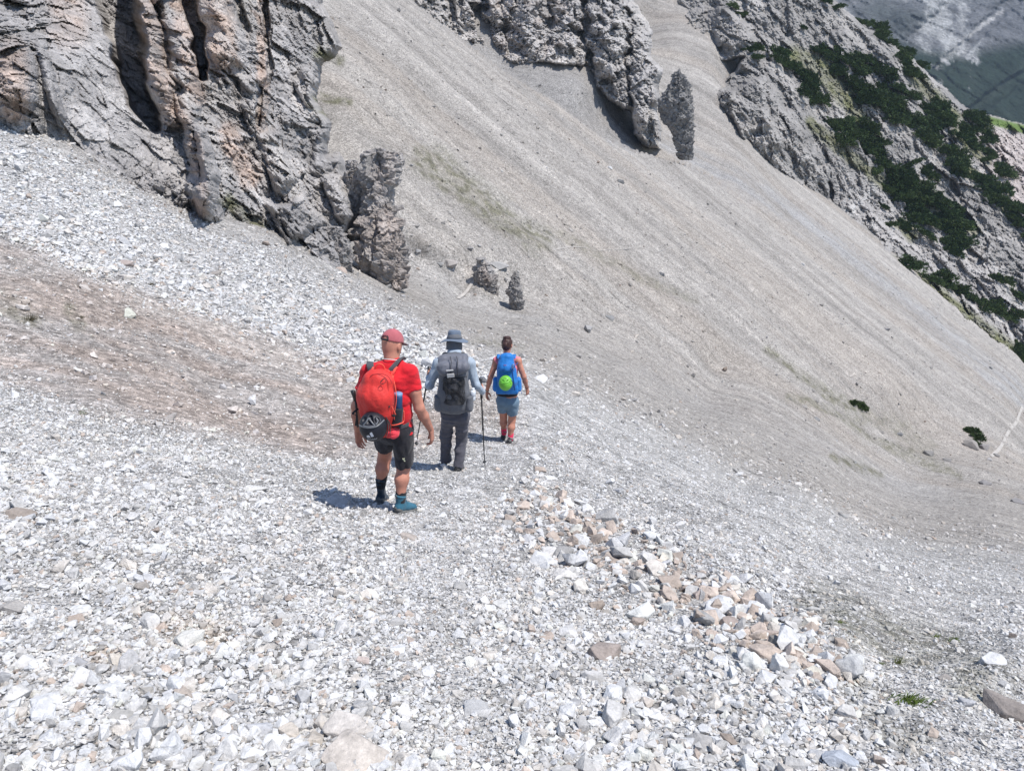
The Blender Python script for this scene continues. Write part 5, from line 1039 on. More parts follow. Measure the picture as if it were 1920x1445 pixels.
# ---- red backpack
yb = YA - 0.13
def PJ(px, py, dy=0.0): return J(px, py, yb + dy)
packbase = PJ(706, 820, 0.1); pk = tag(empty('backpack', packbase), 'bright red-orange rolltop backpack worn by the person in the red shirt', 'backpack')
M_red = fabric('coral_red_nylon', (0.62, 0.032, 0.026), 0.62, sheen=0.05, wr=0.016, var=0.10, spec=0.4)
tilt = unit(PJ(712, 700) - PJ(705, 815)); rp = unit(rR - tilt*(rR @ tilt)); fp = np.cross(tilt, rp); Mp = np.array([rp, fp, tilt])
v = Vol(PJ(706, 760) - np.array([0.34, 0.32, 0.42]), PJ(706, 760) + np.array([0.36, 0.36, 0.42]), 0.007)
v.tube([PJ(714, 800, 0.05), PJ(707, 770, -0.0), PJ(703, 742, -0.02), PJ(709, 714, 0.02), PJ(713, 700, 0.08)], [(0.125, 0.09), (0.150, 0.115), (0.162, 0.125), (0.135, 0.105), (0.09, 0.05)], rR, 0.03)
v.ell(PJ(734, 806, 0.05), (0.075, 0.07, 0.05), None, 0.03)
v.ripple(0.014, 5, 61, (1, 1, 1.0), octs=2); v.ripple(0.009, 7, 66, (1.8, 1.8, 0.6), ridge=True, octs=2)
pb = vol_obj('main_bag', v, M_red, pk, packbase, 1); del v
v = Vol(PJ(735, 815) - 0.16, PJ(735, 815) + 0.16, 0.006); v.ell(PJ(737, 811, -0.01), (0.062, 0.06, 0.052), None, 0.02); v.ripple(0.012, 20, 71, ridge=True); vol_obj('rain_cover', v, fabric('rain_cover_red', (0.70, 0.05, 0.07), 0.6, wr=0.02), pk, packbase, 1)
M_orange = fabric('orange_piping', (0.78, 0.10, 0.06), 0.6)
sweep('seam_piping', [PJ(734, 700, 0.03), PJ(741, 725, -0.03), PJ(743, 750, -0.06), PJ(739, 780, -0.05), PJ(742, 797, -0.01)], 0.004, M_orange, pk, packbase)
sweep('zip', [PJ(694, 706, -0.06), PJ(700, 702, -0.05), PJ(716, 701, -0.05), PJ(728, 706, -0.06), PJ(735, 718, -0.09)], 0.003, fabric('zip_dark_red', (0.3, 0.015, 0.02), 0.6), pk, packbase)
sweep('elastic_cord', [PJ(722, 708, -0.085), PJ(717, 713, -0.10), PJ(713, 718, -0.115), PJ(718, 720, -0.12), PJ(724, 714, -0.105), PJ(719, 710, -0.10), PJ(713, 716, -0.11)], 0.0022, M_black, pk, packbase, 6)
sweep('shoulder_strap', [PJ(697, 702, 0.09), PJ(695, 690, 0.10), PJ(694, 684, 0.135), J(694, 679, YA+0.08), J(693, 680, YA+0.18)], 0.03, M_greyweb, pk, packbase, flat=(0.029, 0.007), wdir=rR)
sweep('shoulder_strap', [PJ(731, 700, 0.09), PJ(737, 689, 0.10), PJ(746, 677, 0.145), J(752, 671, YA+0.09), J(756, 674, YA+0.19)], 0.03, M_greyweb, pk, packbase, flat=(0.030, 0.007), wdir=rR + Z*0.5)
sweep('load_strap', [PJ(690, 706, 0.03), PJ(696, 696, 0.06), PJ(700, 688, 0.09)], 0.008, M_orange, pk, packbase, flat=(0.009, 0.003), wdir=rR)
sweep('load_strap', [PJ(736, 708, 0.03), PJ(738, 697, 0.06), PJ(744, 687, 0.09)], 0.008, M_orange, pk, packbase, flat=(0.010, 0.003), wdir=rR)
sweep('grab_loop', [PJ(702, 700, 0.07), PJ(704, 688, 0.06), PJ(711, 682, 0.05), PJ(719, 686, 0.06), PJ(723, 698, 0.07)], 0.006, M_orange, pk, packbase)
for (px, py) in ((698, 697), (727, 697), (735, 700)):
    v = Vol(PJ(px, py, 0.06) - 0.08, PJ(px, py, 0.06) + 0.08, 0.006); v.ell(PJ(px, py, 0.05), (0.03, 0.022, 0.024), None, 0.01); v.ripple(0.010, 24, int(px), ridge=True); vol_obj('gathered_fabric', v, M_red, pk, packbase)
v = Vol(PJ(742, 778) - 0.2, PJ(742, 778) + 0.2, 0.007); v.tube([PJ(742, 797, 0.0), PJ(744, 764, 0.01)], [(0.052, 0.045), (0.058, 0.052)], rR, 0.02, cut=[(PJ(742, 763, 0.0), unit(Z - rR*-0.15)), (PJ(742, 797, 0), -Z)]); v.ripple(0.004, 18, 77)
sp = vol_obj('side_pocket', v, fabric('black_stretch_mesh', (0.02, 0.022, 0.028), 0.75), pk, packbase)
sweep('pocket_trim', [PJ(728, 796, -0.03), PJ(738, 797, -0.055), PJ(750, 794, -0.045), PJ(757, 789, 0.0), PJ(757, 770, 0.0)], 0.005, M_orange, pk, packbase)
sweep('compression_strap', [PJ(731, 755, -0.07), PJ(736, 765, -0.08), PJ(742, 777, -0.07)], 0.004, M_orange, pk, packbase)
sweep('hip_belt', [PJ(684, 806, 0.1), J(690, 800, YA+0.02), J(704, 796, YA+0.16), J(740, 792, YA+0.20), J(772, 788, YA+0.10), J(764, 796, YA-0.07), PJ(748, 803, 0.02)], 0.02, M_greyweb, pk, packbase, flat=(0.018, 0.005), wdir=Z)
sweep('seam_piping', [PJ(681, 762, -0.06), PJ(700, 764, -0.135), PJ(722, 762, -0.12), PJ(738, 757, -0.06)], 0.0028, M_orange, pk, packbase, 6)
sweep('seam_piping', [PJ(686, 712, -0.03), PJ(679, 735, -0.06), PJ(678, 760, -0.06), PJ(683, 782, -0.04)], 0.003, M_orange, pk, packbase, 6)
for (px, py, dy) in ((728, 762, -0.10), (738, 779, -0.075)):
    v = Vol(PJ(px, py, dy) - 0.04, PJ(px, py, dy) + 0.04, 0.004); v.box(PJ(px, py, dy), (0.012, 0.004, 0.009), 0.002, None, 0.005); vol_obj('buckle', v, M_plastic, pk, packbase)
# bottle in the pocket
bt = PJ(747, 736, 0.005); bb = PJ(746, 784, 0.01); M_bottle = mat('blue_bottle_metal', (0.03, 0.09, 0.22), 0.3, metal=0.4, spec=0.6, scales=[(12, .85, 1.15, 3, None)])
bo = tag(empty('water_bottle', bb), 'dark blue metal bottle in the side pocket of the red backpack', 'bottle')
lathe('bottle_body', bb, bt, [(0, 0.030), (0.02, 0.036), (0.84, 0.036), (0.90, 0.033)], M_bottle, bo, bb); lathe('lid', bb + (bt-bb)*0.9, bt, [(0, 0.034), (0.1, 0.035), (0.8, 0.035), (1.0, 0.028)], mat('pale_blue_lid', (0.16, 0.28, 0.46), 0.4, spec=0.5), bo, bb)
# black helmet strapped on the pack
hc = PJ(700, 799, -0.135); hb = hc - Z*0.12; M_helm = mat('black_helmet_shell', (0.012, 0.013, 0.020), 0.5, spec=0.4, scales=[(10, .8, 1.2, 3, None)])
hm = tag(empty('helmet', hb), 'black climbing helmet with white printed mark hanging on the red backpack', 'helmet')
ax = unit(np.array([-0.10, -0.97, 0.02])); hr = unit(np.cross(ax, Z)); hr = hr if hr @ rR > 0 else -hr; hu = np.cross(hr, -ax); hu = hu if hu[2] > 0 else -hu; Mh2 = np.array([hr, ax, hu])
v = Vol(hc - 0.2, hc + 0.2, 0.0055); v.ell(hc, (0.116, 0.115, 0.128), Mh2, 0.01, cut=[(hc - ax*0.035, -ax)]); v.ell(hc - ax*0.04, (0.10, 0.10, 0.112), Mh2, sub=True)
up_ = hc + hu*0.083 + ax*0.05
for s0 in (-1, 1): v.tube([hc + hu*0.09 + hr*0.055*s0 + ax*0.06, hc + hu*0.066 + hr*0.072*s0 + ax*0.10], [(0.022, 0.02), (0.012, 0.02)], hr, sub=True)
v.tube([hc + hu*0.108 + ax*0.055 - hr*0.002, hc + hu*0.072 + ax*0.10], [(0.016, 0.02), (0.036, 0.016)], hr, sub=True)
hs = vol_obj('shell', v, M_helm, hm, hb, 1); del v
M_grey = mat('grey_helmet_trim', (0.13, 0.135, 0.145), 0.35, spec=0.5)
def onshell(x, z, off=0.003):
    """point on the helmet surface at local right x and up z (metres)"""
    y = 0.115*math.sqrt(max(0.02, 1 - (x/0.116)**2 - (z/0.128)**2)) + off; return hc + hr*x + hu*z + ax*y
for pts in ([(-0.10, 0.03), (-0.06, 0.035), (0, 0.036), (0.06, 0.045), (0.10, 0.07)], [(-0.055, 0.045), (-0.03, 0.075), (-0.012, 0.104)], [(-0.012, 0.104), (0.02, 0.075), (0.045, 0.048)], [(-0.055, 0.045), (-0.01, 0.043), (0.045, 0.048)], [(0.05, 0.055), (0.062, 0.08), (0.045, 0.10)]):
    sweep('vent_trim', [onshell(x, z, 0.002) for x, z in pts], 0.0065, M_grey, hs, (0, 0, 0)).location = (0, 0, 0)
    bpy.context.scene.collection.objects[-1]
M_print = mat('white_print', (0.62, 0.63, 0.66), 0.5)
def decal(name, polys, off, parent):
    VV, FF = [], []
    for poly in polys:
        n = len(poly); k = len(VV); VV += [onshell(x, z, off) for x, z in poly] + [onshell(x, z, off-0.002) for x, z in poly]; FF.append(list(range(k, k+n)))
        FF += [[k+i, k+(i+1) % n, k+n+(i+1) % n, k+n+i] for i in range(n)]
    me = bpy.data.meshes.new(name); me.from_pydata([tuple(p) for p in VV], [], FF); return link(name, me, M_print, parent)
def rr_(pts): return [(x*1.0, z) for x, z in pts]
decal('printed_mark', [rr_([(0.012, -0.048), (0.031, -0.040), (0.026, -0.022), (0.018, 0.0), (0.010, -0.004), (0.000, -0.012)]), rr_([(-0.028, -0.052), (0.003, -0.054), (-0.002, -0.040), (-0.008, -0.030), (-0.024, -0.036), (-0.030, -0.042)])], 0.0035, hs)
fc = bpy.data.curves.new('txt', 'FONT'); fc.body = 'deuter'; fc.size = 0.030; fc.space_character = 1.12; fc.align_x = 'CENTER'; fc.resolution_u = 2
fo = bpy.data.objects.new('txt', fc); COL.objects.link(fo); bpy.context.view_layer.update(); tm = bpy.data.meshes.new_from_object(fo.evaluated_get(bpy.context.evaluated_depsgraph_get())); bpy.data.objects.remove(fo)
for q in tm.vertices:
    x = q.co.x*0.92; z = -0.080 + q.co.y + 3.2*x*x; q.co = Vector(onshell(x + 0.012, z, 0.0035))
tm.name = 'lettering'; tm.materials.clear(); link('lettering', tm, M_print, hs)
for o in hs.children: o.location = -hb if o.name.startswith(('printed', 'lettering', 'vent')) else o.location
sweep('chin_strap', [hc + hr*0.11 + hu*0.06 - ax*0.02, hc + hr*0.125 - ax*0.01 - hu*0.01, hc + hr*0.10 - hu*0.09 + ax*0.0], 0.006, M_black, hm, hb, flat=(0.009, 0.003), wdir=ax)
sweep('chin_strap', [hc + hr*0.105 + hu*0.08 - ax*0.02, hc + hr*0.135 + hu*0.0 - ax*0.03, hc + hr*0.13 - hu*0.07 - ax*0.02], 0.006, M_black, hm, hb, flat=(0.008, 0.003), wdir=ax)
# folded poles on the left side of the pack
q0, q1 = J(661, 732, YA-0.02), J(668, 800, YA+0.03)
fp_ = tag(empty('trekking_pole', q1), 'black folded trekking poles strapped to the left side of the red backpack', 'trekking pole')
lathe('grip', q0 + (q1-q0)*0.0, q0 + (q1-q0)*0.26 + rR*0.02, [(0, 0.012), (0.05, 0.02), (0.5, 0.017), (1, 0.019)], M_plastic, fp_, q1); lathe('shaft', q0 + (q1-q0)*0.2 + rR*0.02, q1 + rR*0.015, [(0, 0.010), (1, 0.008)], M_plastic, fp_, q1)
sweep('wrist_strap', [J(672, 766, YA), J(664, 772, YA-0.02), J(662, 776, YA-0.03), J(669, 780, YA-0.02), J(667, 798, YA)], 0.006, M_black, fp_, q1, flat=(0.010, 0.002), wdir=rR)
# ================================================================= HIKER IN GREY
fR, rR = surf_frame(-3)
GB = gpoint(862, 884); YB = float(GB[1]) + 0.05; GBL = gpoint(838, 868)
B = dict(hip=J(852, 772, YB), hipR=J(866, 778, YB-0.02), hipL=J(840, 777, YB+0.02), kneeR=J(866, 822, YB+0.08), kneeL=J(836, 818, YB+0.12), ankR=J(859, 872, YB-0.02), ankL=J(836, 858, YB+0.16),
   waist=J(852, 752, YB+0.02), chest=J(851, 692, YB+0.05), neck=J(851, 662, YB+0.08), head=J(852, 640, YB+0.12), shR=J(880, 681, YB+0.04), shL=J(822, 681, YB+0.04),
   elR=J(893, 722, YB+0.02), wrR=J(905, 735, YB+0.24), elL=J(806, 722, YB+0.02), wrL=J(803, 706, YB+0.26))
baseB = np.array([GB[0]-0.05, GB[1]+0.1, (GB[2]+GBL[2])/2]); org = baseB
pB = person(baseB, 'person in pale blue-grey long sleeves, brimmed grey hat with neck flap and long grey trousers')
v = Vol(np.array([B['elL'][0]-0.14, YB-0.3, min(GB[2], GBL[2])-0.02]), np.array([B['wrR'][0]+0.14, YB+0.6, B['head'][2]+0.16]), 0.006)
fh, rh_ = surf_frame(2); uh = unit(Z + fh*0.25); fhh = unit(fh - Z*0.25); headc = B['head']; head(v, headc, fhh, rh_, uh, 0.98)
v.tube([B['neck'] - Z*0.02, headc - uh*0.05 - fhh*0.02], [(0.056, 0.056), (0.055, 0.060)], rR, 0.03)
v.tube([B['hip'] + Z*0.02, B['waist'], B['chest'], B['neck'] - Z*0.04], [(0.14, 0.09), (0.13, 0.09), (0.155, 0.10), (0.06, 0.05)], rR, 0.03)
for sh, el, wr in ((B['shR'], B['elR'], B['wrR']), (B['shL'], B['elL'], B['wrL'])):
    v.cap(sh, el, 0.05, 0.038, 0.03); v.cap(el, wr, 0.038, 0.024, 0.02)
for hp, kn, an in ((B['hipR'], B['kneeR'], B['ankR']), (B['hipL'], B['kneeL'], B['ankL'])):
    v.cap(hp, kn, 0.075, 0.05, 0.03); v.cap(kn, an, 0.05, 0.035, 0.03)
# hands closed round the pole grips
hdR = unit(J(906, 722, YB+0.32) - B['wrR']); pgR = B['wrR'] + hdR*0.085
hand(v, B['wrR'] + hdR*0.01, unit(fR*0.9 + Z*0.25), unit(-rR), unit(Z*0.9 - fR*0.3), 1.15, 0.98, 0.9)
hand(v, B['wrL'] + fR*0.005, unit(fR*0.9 + Z*0.25), unit(rR), unit(Z*0.9 - fR*0.3), 1.15, 0.98, 0.9)
vol_obj('body', v, M_skin, pB, org, 1); del v
M_sleeve = fabric('pale_blue_grey_shirt', (0.34, 0.40, 0.47), 0.85, wr=0.012, var=0.10)
v = Vol(np.array([B['elL'][0]-0.12, YB-0.3, B['hip'][2]-0.1]), np.array([B['wrR'][0]+0.12, YB+0.5, B['neck'][2]+0.12]), 0.007)
v.tube([B['hip'] - Z*0.05, B['waist'], B['chest'] + Z*0.03, B['neck'] - Z*0.03], [(0.160, 0.115), (0.150, 0.11), (0.180, 0.12), (0.08, 0.07)], rR, 0.03, cut=[(J(852, 762, YB), -Z)])
for sh, el, wr in ((B['shR'], B['elR'], B['wrR']), (B['shL'], B['elL'], B['wrL'])):
    v.cap(B['neck'] - Z*0.03, sh, 0.06, 0.066, 0.05); v.cap(sh, el, 0.062, 0.052, 0.04); v.cap(el, wr, 0.051, 0.038, 0.03, cut=[(wr - unit(wr-el)*0.005, unit(wr-el))])
v.tube([B['neck'] - Z*0.03, B['neck'] + Z*0.035], [(0.08, 0.075), (0.074, 0.072)], rR, 0.02, cut=[(B['neck'] + Z*0.045, Z)]); v.ell(J(852, 659, YB+0.0), (0.085, 0.07, 0.04), None, 0.02)
v.ripple(0.007, 6, 103, (1, 1, 0.7), octs=2); v.ripple(0.007, 12, 107, (1.6, 1.6, .6), ridge=True, octs=2); vol_obj('long_sleeve_shirt', v, M_sleeve, pB, org, 1); del v
M_pants = fabric('slate_trousers', (0.085, 0.083, 0.10), 0.85, wr=0.014, var=0.15)
v = Vol(np.array([B['hip'][0]-0.3, YB-0.3, min(GB[2], GBL[2])-0.02]), np.array([B['hip'][0]+0.3, YB+0.5, B['waist'][2]+0.05]), 0.007)
v.tube([B['hip'] - Z*0.05, B['waist']], [(0.165, 0.12), (0.15, 0.11)], rR, 0.03)
for hp, kn, an in ((B['hipR'], B['kneeR'], B['ankR']), (B['hipL'], B['kneeL'], B['ankL'])):
    v.tube([hp, kn, kn + (an-kn)*0.5, an - Z*0.02], [(0.09, 0.105), (0.073, 0.08), (0.068, 0.075), (0.074, 0.080)], rR, 0.03, cut=[(an - Z*0.03, unit(an-kn))])
v.ripple(0.012, 6, 113, (1, 1, 0.7), octs=2); v.ripple(0.012, 8, 117, (0.5, 0.5, 2.0), ridge=True, octs=2)
vol_obj('trousers', v, M_pants, pB, org, 1); del v
M_boot2 = fabric('grey_boot', (0.13, 0.13, 0.14), 0.7, wr=0.006)
hR = GB + np.array([-0.045, -0.04, 0.006]); tR = hR + unit(np.array([0.18, 0.95, -0.28]))*0.27; boot(pB, org, hR, tR, B['ankR'] + Z*0.0, M_boot2, M_rubber, None, 1.0, lace=M_black)
hL = J(832, 871, YB+0.14); tL = hL + unit(np.array([-0.05, 0.9, -0.35]))*0.27; boot(pB, org, hL, tL, B['ankL'] + Z*0.0, M_boot2, M_rubber, None, 1.0, lace=M_black)
# hat with brim and neck flap
M_hat = fabric('slate_blue_hat', (0.13, 0.165, 0.22), 0.85, wr=0.008, var=0.15); M_flap = fabric('grey_neck_flap', (0.13, 0.135, 0.15), 0.9, wr=0.008)
cc = headc + uh*0.035 - fhh*0.005; Mh = np.array([rh_, fhh, uh])
v = Vol(cc - 0.24, cc + 0.24, 0.006); v.tube([cc - uh*0.02, cc + uh*0.050], [(0.086, 0.103), (0.076, 0.092)], rh_, 0.02, cut=[(cc + uh*0.092, unit(uh + rh_*0.08)), (cc - uh*0.03, -uh)])
v.ripple(0.007, 14, 121, octs=2); hat = vol_obj('hat', v, M_hat, pB, org, 1)
# brim: wavy disc with real thickness
nb, nr_ = 64, 7; VV = []
for i in range(nb):
    a = 2*math.pi*i/nb
    for q in range(nr_):
        t = q/(nr_-1); R0 = 0.080 + 0.082*t; drop = -0.028*t*t - 0.012*math.cos(a*2)*t + 0.006*math.sin(3*a+1)*t
        VV.append(cc + rh_*math.cos(a)*R0*1.0 + fhh*math.sin(a)*(R0*1.08+0.012) + uh*(-0.002 + drop))
V0 = np.array(VV); V1 = V0 - uh*0.005; idx = np.arange(nb*nr_).reshape(nb, nr_); jd = np.roll(idx, -1, 0)
F0_ = np.stack([idx[:, :-1], idx[:, 1:], jd[:, 1:], jd[:, :-1]], -1).reshape(-1, 4); F1_ = F0_[:, ::-1] + nb*nr_; Fe = np.stack([idx[:, -1], idx[:, -1] + nb*nr_, jd[:, -1] + nb*nr_, jd[:, -1]], -1)
link('brim', np_mesh('brim', np.concatenate([V0, V1]), [F0_, F1_, Fe], True), M_hat, hat).location = -org
v = Vol(cc - 0.26, cc + 0.2, 0.006); v.tube([cc + uh*0.0, cc - uh*0.07 - fhh*0.005, cc - uh*0.135 - fhh*0.01], [(0.088, 0.106), (0.088, 0.104), (0.092, 0.108)], rh_, 0.02, cut=[(cc + fhh*0.055, unit(fhh - uh*0.1)), (cc - uh*0.128, -uh)]); v.ripple(0.006, 12, 131, (1.6, 1.6, .5), octs=2)
vol_obj('neck_flap', v, M_flap, hat, (0, 0, 0)).location = -org
sweep('hat_band', [cc + rh_*0.088*math.cos(a) + fhh*0.106*math.sin(a) + uh*0.004 for a in np.linspace(0, 2*math.pi, 33)], 0.004, fabric('hat_band_dark', (0.05, 0.06, 0.08)), hat, (0, 0, 0), flat=(0.008, 0.003), wdir=uh, smoothpath=False).location = -org
# grey pack
yb = YB - 0.16; pkb = PJ(852, 774, 0.1); pk = tag(empty('backpack', pkb), 'large slate grey backpack with black mesh pocket worn by the person in the brimmed hat', 'backpack')
M_gpack = fabric('slate_pack_fabric', (0.105, 0.11, 0.125), 0.7, wr=0.014, var=0.12, spec=0.35); M_glid = fabric('grey_lid_fabric', (0.13, 0.135, 0.16), 0.6, wr=0.016, var=0.12, spec=0.4)
v = Vol(PJ(850, 716) - np.array([0.34, 0.32, 0.44]), PJ(850, 716) + np.array([0.34, 0.36, 0.44]), 0.007)
v.tube([PJ(851, 758, 0.02), PJ(851, 736, 0.0), PJ(851, 700, 0.02), PJ(850, 676, 0.06)], [(0.215, 0.12), (0.185, 0.135), (0.165, 0.13), (0.16, 0.10)], rR, 0.03)
v.ripple(0.010, 6, 141, octs=2); v.ripple(0.008, 9, 146, (1.6, 1.6, 0.6), ridge=True, octs=2); vol_obj('main_bag', v, M_gpack, pk, pkb, 1); del v
v = Vol(PJ(851, 685) - 0.3, PJ(851, 685) + 0.3, 0.007); v.tube([PJ(833, 690, -0.08), PJ(868, 688, -0.08)], [(0.09, 0.085), (0.09, 0.085)], fR, 0.02); v.tube([PJ(832, 674, 0.02), PJ(868, 674, 0.02)], [(0.09, 0.075), (0.085, 0.07)], fR, 0.03)
v.ripple(0.018, 6, 151, octs=2); v.ripple(0.012, 8, 156, ridge=True, octs=2); vol_obj('lid', v, M_glid, pk, pkb, 1); del v
v = Vol(PJ(851, 732) - 0.26, PJ(851, 732) + 0.26, 0.007); v.tube([PJ(852, 754, -0.075), PJ(851, 712, -0.09)], [(0.128, 0.060), (0.130, 0.070)], rR, 0.02, cut=[(PJ(851, 706, -0.1), Z), (PJ(851, 759, -0.1), -Z)]); v.ripple(0.016, 11, 161, octs=2); v.ripple(0.01, 14, 166, ridge=True, octs=2)
M_mesh = mat('black_mesh', (0.03, 0.03, 0.033), 0.7, scales=[(8, 0.3, 2.6, 4, None), (22, 0.6, 1.6, 3, None)], bump=[(16, 0.02, 'noise')])
vol_obj('mesh_pocket', v, M_mesh, pk, pkb, 1); del v
for (x0, x1) in ((816, 830), (872, 886)):
    xm = (x0+x1)/2; v = Vol(PJ(xm, 752) - 0.2, PJ(xm, 752) + 0.2, 0.007); v.tube([PJ(xm, 763, 0.0), PJ(xm, 744, 0.0)], [(0.055, 0.085), (0.05, 0.075)], rR, 0.02, cut=[(PJ(xm, 741, 0), unit(Z))]); v.ripple(0.008, 14, int(xm)); vol_obj('side_pocket', v, M_gpack, pk, pkb, 1)
for x, dz in ((846, 0), (858, 0)): sweep('zip', [PJ(x-2, 668, -0.06), PJ(x, 678, -0.15), PJ(x-1, 690, -0.175), PJ(x, 704, -0.17)], 0.004, M_black, pk, pkb)
for pts in ([(828, 716), (846, 708), (876, 706)], [(832, 724), (850, 736), (870, 722)], [(834, 748), (852, 732), (871, 748)], [(838, 706), (836, 730), (840, 754)], [(866, 706), (868, 730), (863, 754)]):
    sweep('compression_cord', [PJ(x, y, -0.165) for x, y in pts], 0.0035, M_black, pk, pkb, 6)
M_tag = fabric('pale_grey_patch', (0.42, 0.42, 0.42), 0.8)
for (px, py, w_, h_) in ((845, 704, 0.038, 0.020), (843, 694.5, 0.038, 0.006)):
    v = Vol(PJ(px, py, -0.18) - 0.08, PJ(px, py, -0.18) + 0.08, 0.004); v.box(PJ(px, py, -0.182), (w_, 0.006, h_), 0.003, np.array([unit(rR + Z*0.08), fR, unit(Z - rR*0.08)]), 0.01); vol_obj('patch', v, M_tag, pk, pkb)
sweep('shoulder_strap', [PJ(838, 670, 0.10), J(836, 662, YB+0.02), J(833, 664, YB+0.12), J(832, 676, YB+0.18)], 0.02, M_greyweb, pk, pkb, flat=(0.026, 0.007), wdir=rR)
sweep('shoulder_strap', [PJ(864, 670, 0.10), J(866, 662, YB+0.02), J(869, 664, YB+0.12), J(870, 676, YB+0.18)], 0.02, M_greyweb, pk, pkb, flat=(0.026, 0.007), wdir=rR)
v = Vol(PJ(852, 663) - 0.15, PJ(852, 663) + 0.15, 0.006); v.ell(PJ(852, 668, 0.10), (0.10, 0.045, 0.022), None, 0.01); v.ripple(0.01, 14, 171, octs=2); vol_obj('rolled_top', v, M_glid, pk, pkb, 1)
bt, bb = PJ(887, 727, 0.02), PJ(886, 750, 0.02); bo = tag(empty('water_bottle', bb), 'clear plastic bottle in the side pocket of the slate grey backpack', 'bottle')
M_clear = mat('clear_plastic', (0.62, 0.66, 0.70), 0.15, spec=0.6, scales=[(20, .85, 1.1, 3, None)]); lathe('bottle_body', bb, bt, [(0, .028), (.04, .034), (.3, .034), (.34, .030), (.38, .034), (.7, .034), (.85, .018)], M_clear, bo, bb); lathe('lid', bb + (bt-bb)*.84, bt, [(0, .017), (.1, .018), (.9, .018)], mat('white_lid', (.6, .62, .65), .4), bo, bb)
def pole(grip_top, tip, label, org_=None):
    a, b = np.array(grip_top), np.array(tip); o = tag(empty('trekking_pole', b), label, 'trekking pole', None); L = np.linalg.norm(b-a)
    lathe('grip', a, a + (b-a)*(0.26/L), [(0, 0.012), (0.03, 0.024), (0.1, 0.023), (0.16, 0.016), (0.5, 0.018), (0.62, 0.014), (1, 0.016)], M_plastic, o, b)
    lathe('shaft', a + (b-a)*(0.24/L), a + (b-a)*0.97, [(0, .0095), (.45, .0095), (.455, .0125), (.49, .0125), (.495, .008), (.78, .0075), (.785, .009), (.80, .009), (.805, .0062), (1, .0058)], M_black, o, b)
    lathe('basket', a + (b-a)*0.945, a + (b-a)*0.955, [(0, .008), (.2, .024), (.8, .024), (1, .008)], M_plastic, o, b); lathe('tip', a + (b-a)*.96, b, [(0, .006), (.7, .0045), (1, .002)], M_metal, o, b)
    w0 = a + (b-a)*(0.03/L); sweep('wrist_strap', [w0, w0 + Z*0.01 - fR*0.05, w0 - Z*0.06 - fR*0.045, w0 - Z*0.07], 0.006, M_black, o, b, flat=(0.009, 0.0015), wdir=rR); return o
gt_ = gpoint(909, 876); gR = J(901, 709, YB+0.34); pole(gR, gt_ + Z*0.01, 'black trekking pole held in the right hand of the person in grey')
pl = gpoint(780, 838); pole(J(805, 688, YB+0.36), pl + Z*0.02, 'black trekking pole held in the left hand of the person in grey')
# ================================================================= WOMAN IN PINK
fR, rR = surf_frame(4)
GC = gpoint(957, 831); YC = float(GC[1]) + 0.05; GCL = gpoint(945, 821)
Cc = dict(hip=J(952, 748, YC), hipR=J(962, 754, YC), hipL=J(942, 754, YC+.02), kneeR=J(960, 786, YC+0.05), kneeL=J(944, 780, YC+0.1), ankR=J(957, 819, YC-0.01), ankL=J(945, 808, YC+0.16),
   waist=J(951, 728, YC+0.02), chest=J(951, 690, YC+0.03), neck=J(951, 665, YC+0.06), head=J(951, 646, YC+0.10), shR=J(971, 676, YC+0.02), shL=J(931, 676, YC+0.03),
   elR=J(982, 706, YC-0.02), wrR=J(988, 727, YC+0.12), elL=J(920, 706, YC-0.02), wrL=J(913, 733, YC+0.10))
baseC = np.array([GC[0]-0.03, GC[1]+0.1, (GC[2]+GCL[2])/2]); org = baseC
pC = person(baseC, 'person with dark brown hair, pink sleeveless top and blue-grey shorts, furthest ahead')
v = Vol(np.array([Cc['wrL'][0]-0.14, YC-0.3, min(GC[2], GCL[2])-0.02]), np.array([Cc['wrR'][0]+0.14, YC+0.55, Cc['head'][2]+0.16]), 0.006)
fh, rh_ = surf_frame(16); uh = unit(Z + fh*0.25); fhh = unit(fh - Z*0.25); headc = Cc['head']; head(v, headc, fhh, rh_, uh, 0.93)
v.tube([Cc['neck'] - Z*0.02, headc - uh*0.05 - fhh*0.02], [(0.050, 0.050), (0.048, 0.052)], rR, 0.03)
v.tube([Cc['hip'] + Z*0.02, Cc['waist'], Cc['chest'], Cc['neck'] - Z*0.045], [(0.145, 0.10), (0.12, 0.085), (0.14, 0.10), (0.06, 0.05)], rR, 0.03)
for sh, el, wr in ((Cc['shR'], Cc['elR'], Cc['wrR']), (Cc['shL'], Cc['elL'], Cc['wrL'])):
    v.cap(Cc['neck'] - Z*0.05, sh, 0.045, 0.052, 0.04); v.cap(sh, el, 0.050, 0.037, 0.03); v.cap(el, el + (wr-el)*.4, 0.037, 0.037, 0.02); v.cap(el + (wr-el)*.4, wr, 0.037, 0.024, 0.02)
for hp, kn, an in ((Cc['hipR'], Cc['kneeR'], Cc['ankR']), (Cc['hipL'], Cc['kneeL'], Cc['ankL'])):
    v.cap(hp, kn, 0.085, 0.055, 0.03); v.cap(kn, kn + (an-kn)*0.12, 0.050, 0.049, 0.02); v.cap(kn + (an-kn)*0.1, kn + (an-kn)*0.42 - fR*0.012, 0.047, 0.055, 0.03); v.cap(kn + (an-kn)*0.42 - fR*0.012, an, 0.054, 0.034, 0.03)
dR = unit(J(991, 744, YC+0.16) - Cc['wrR']); hand(v, Cc['wrR'] + dR*0.01, dR, unit(-rR*.6 + fR*.5), unit(fR*0.8 + rR*.4), 0.45, 0.95)
dL = unit(J(912, 755, YC+0.13) - Cc['wrL']); hand(v, Cc['wrL'] + dL*0.01, dL, unit(rR*0.9 - fR*.1), unit(fR*0.9 + rR*.2), 0.35, 0.95)
vol_obj('body', v, M_skinred, pC, org, 1); del v
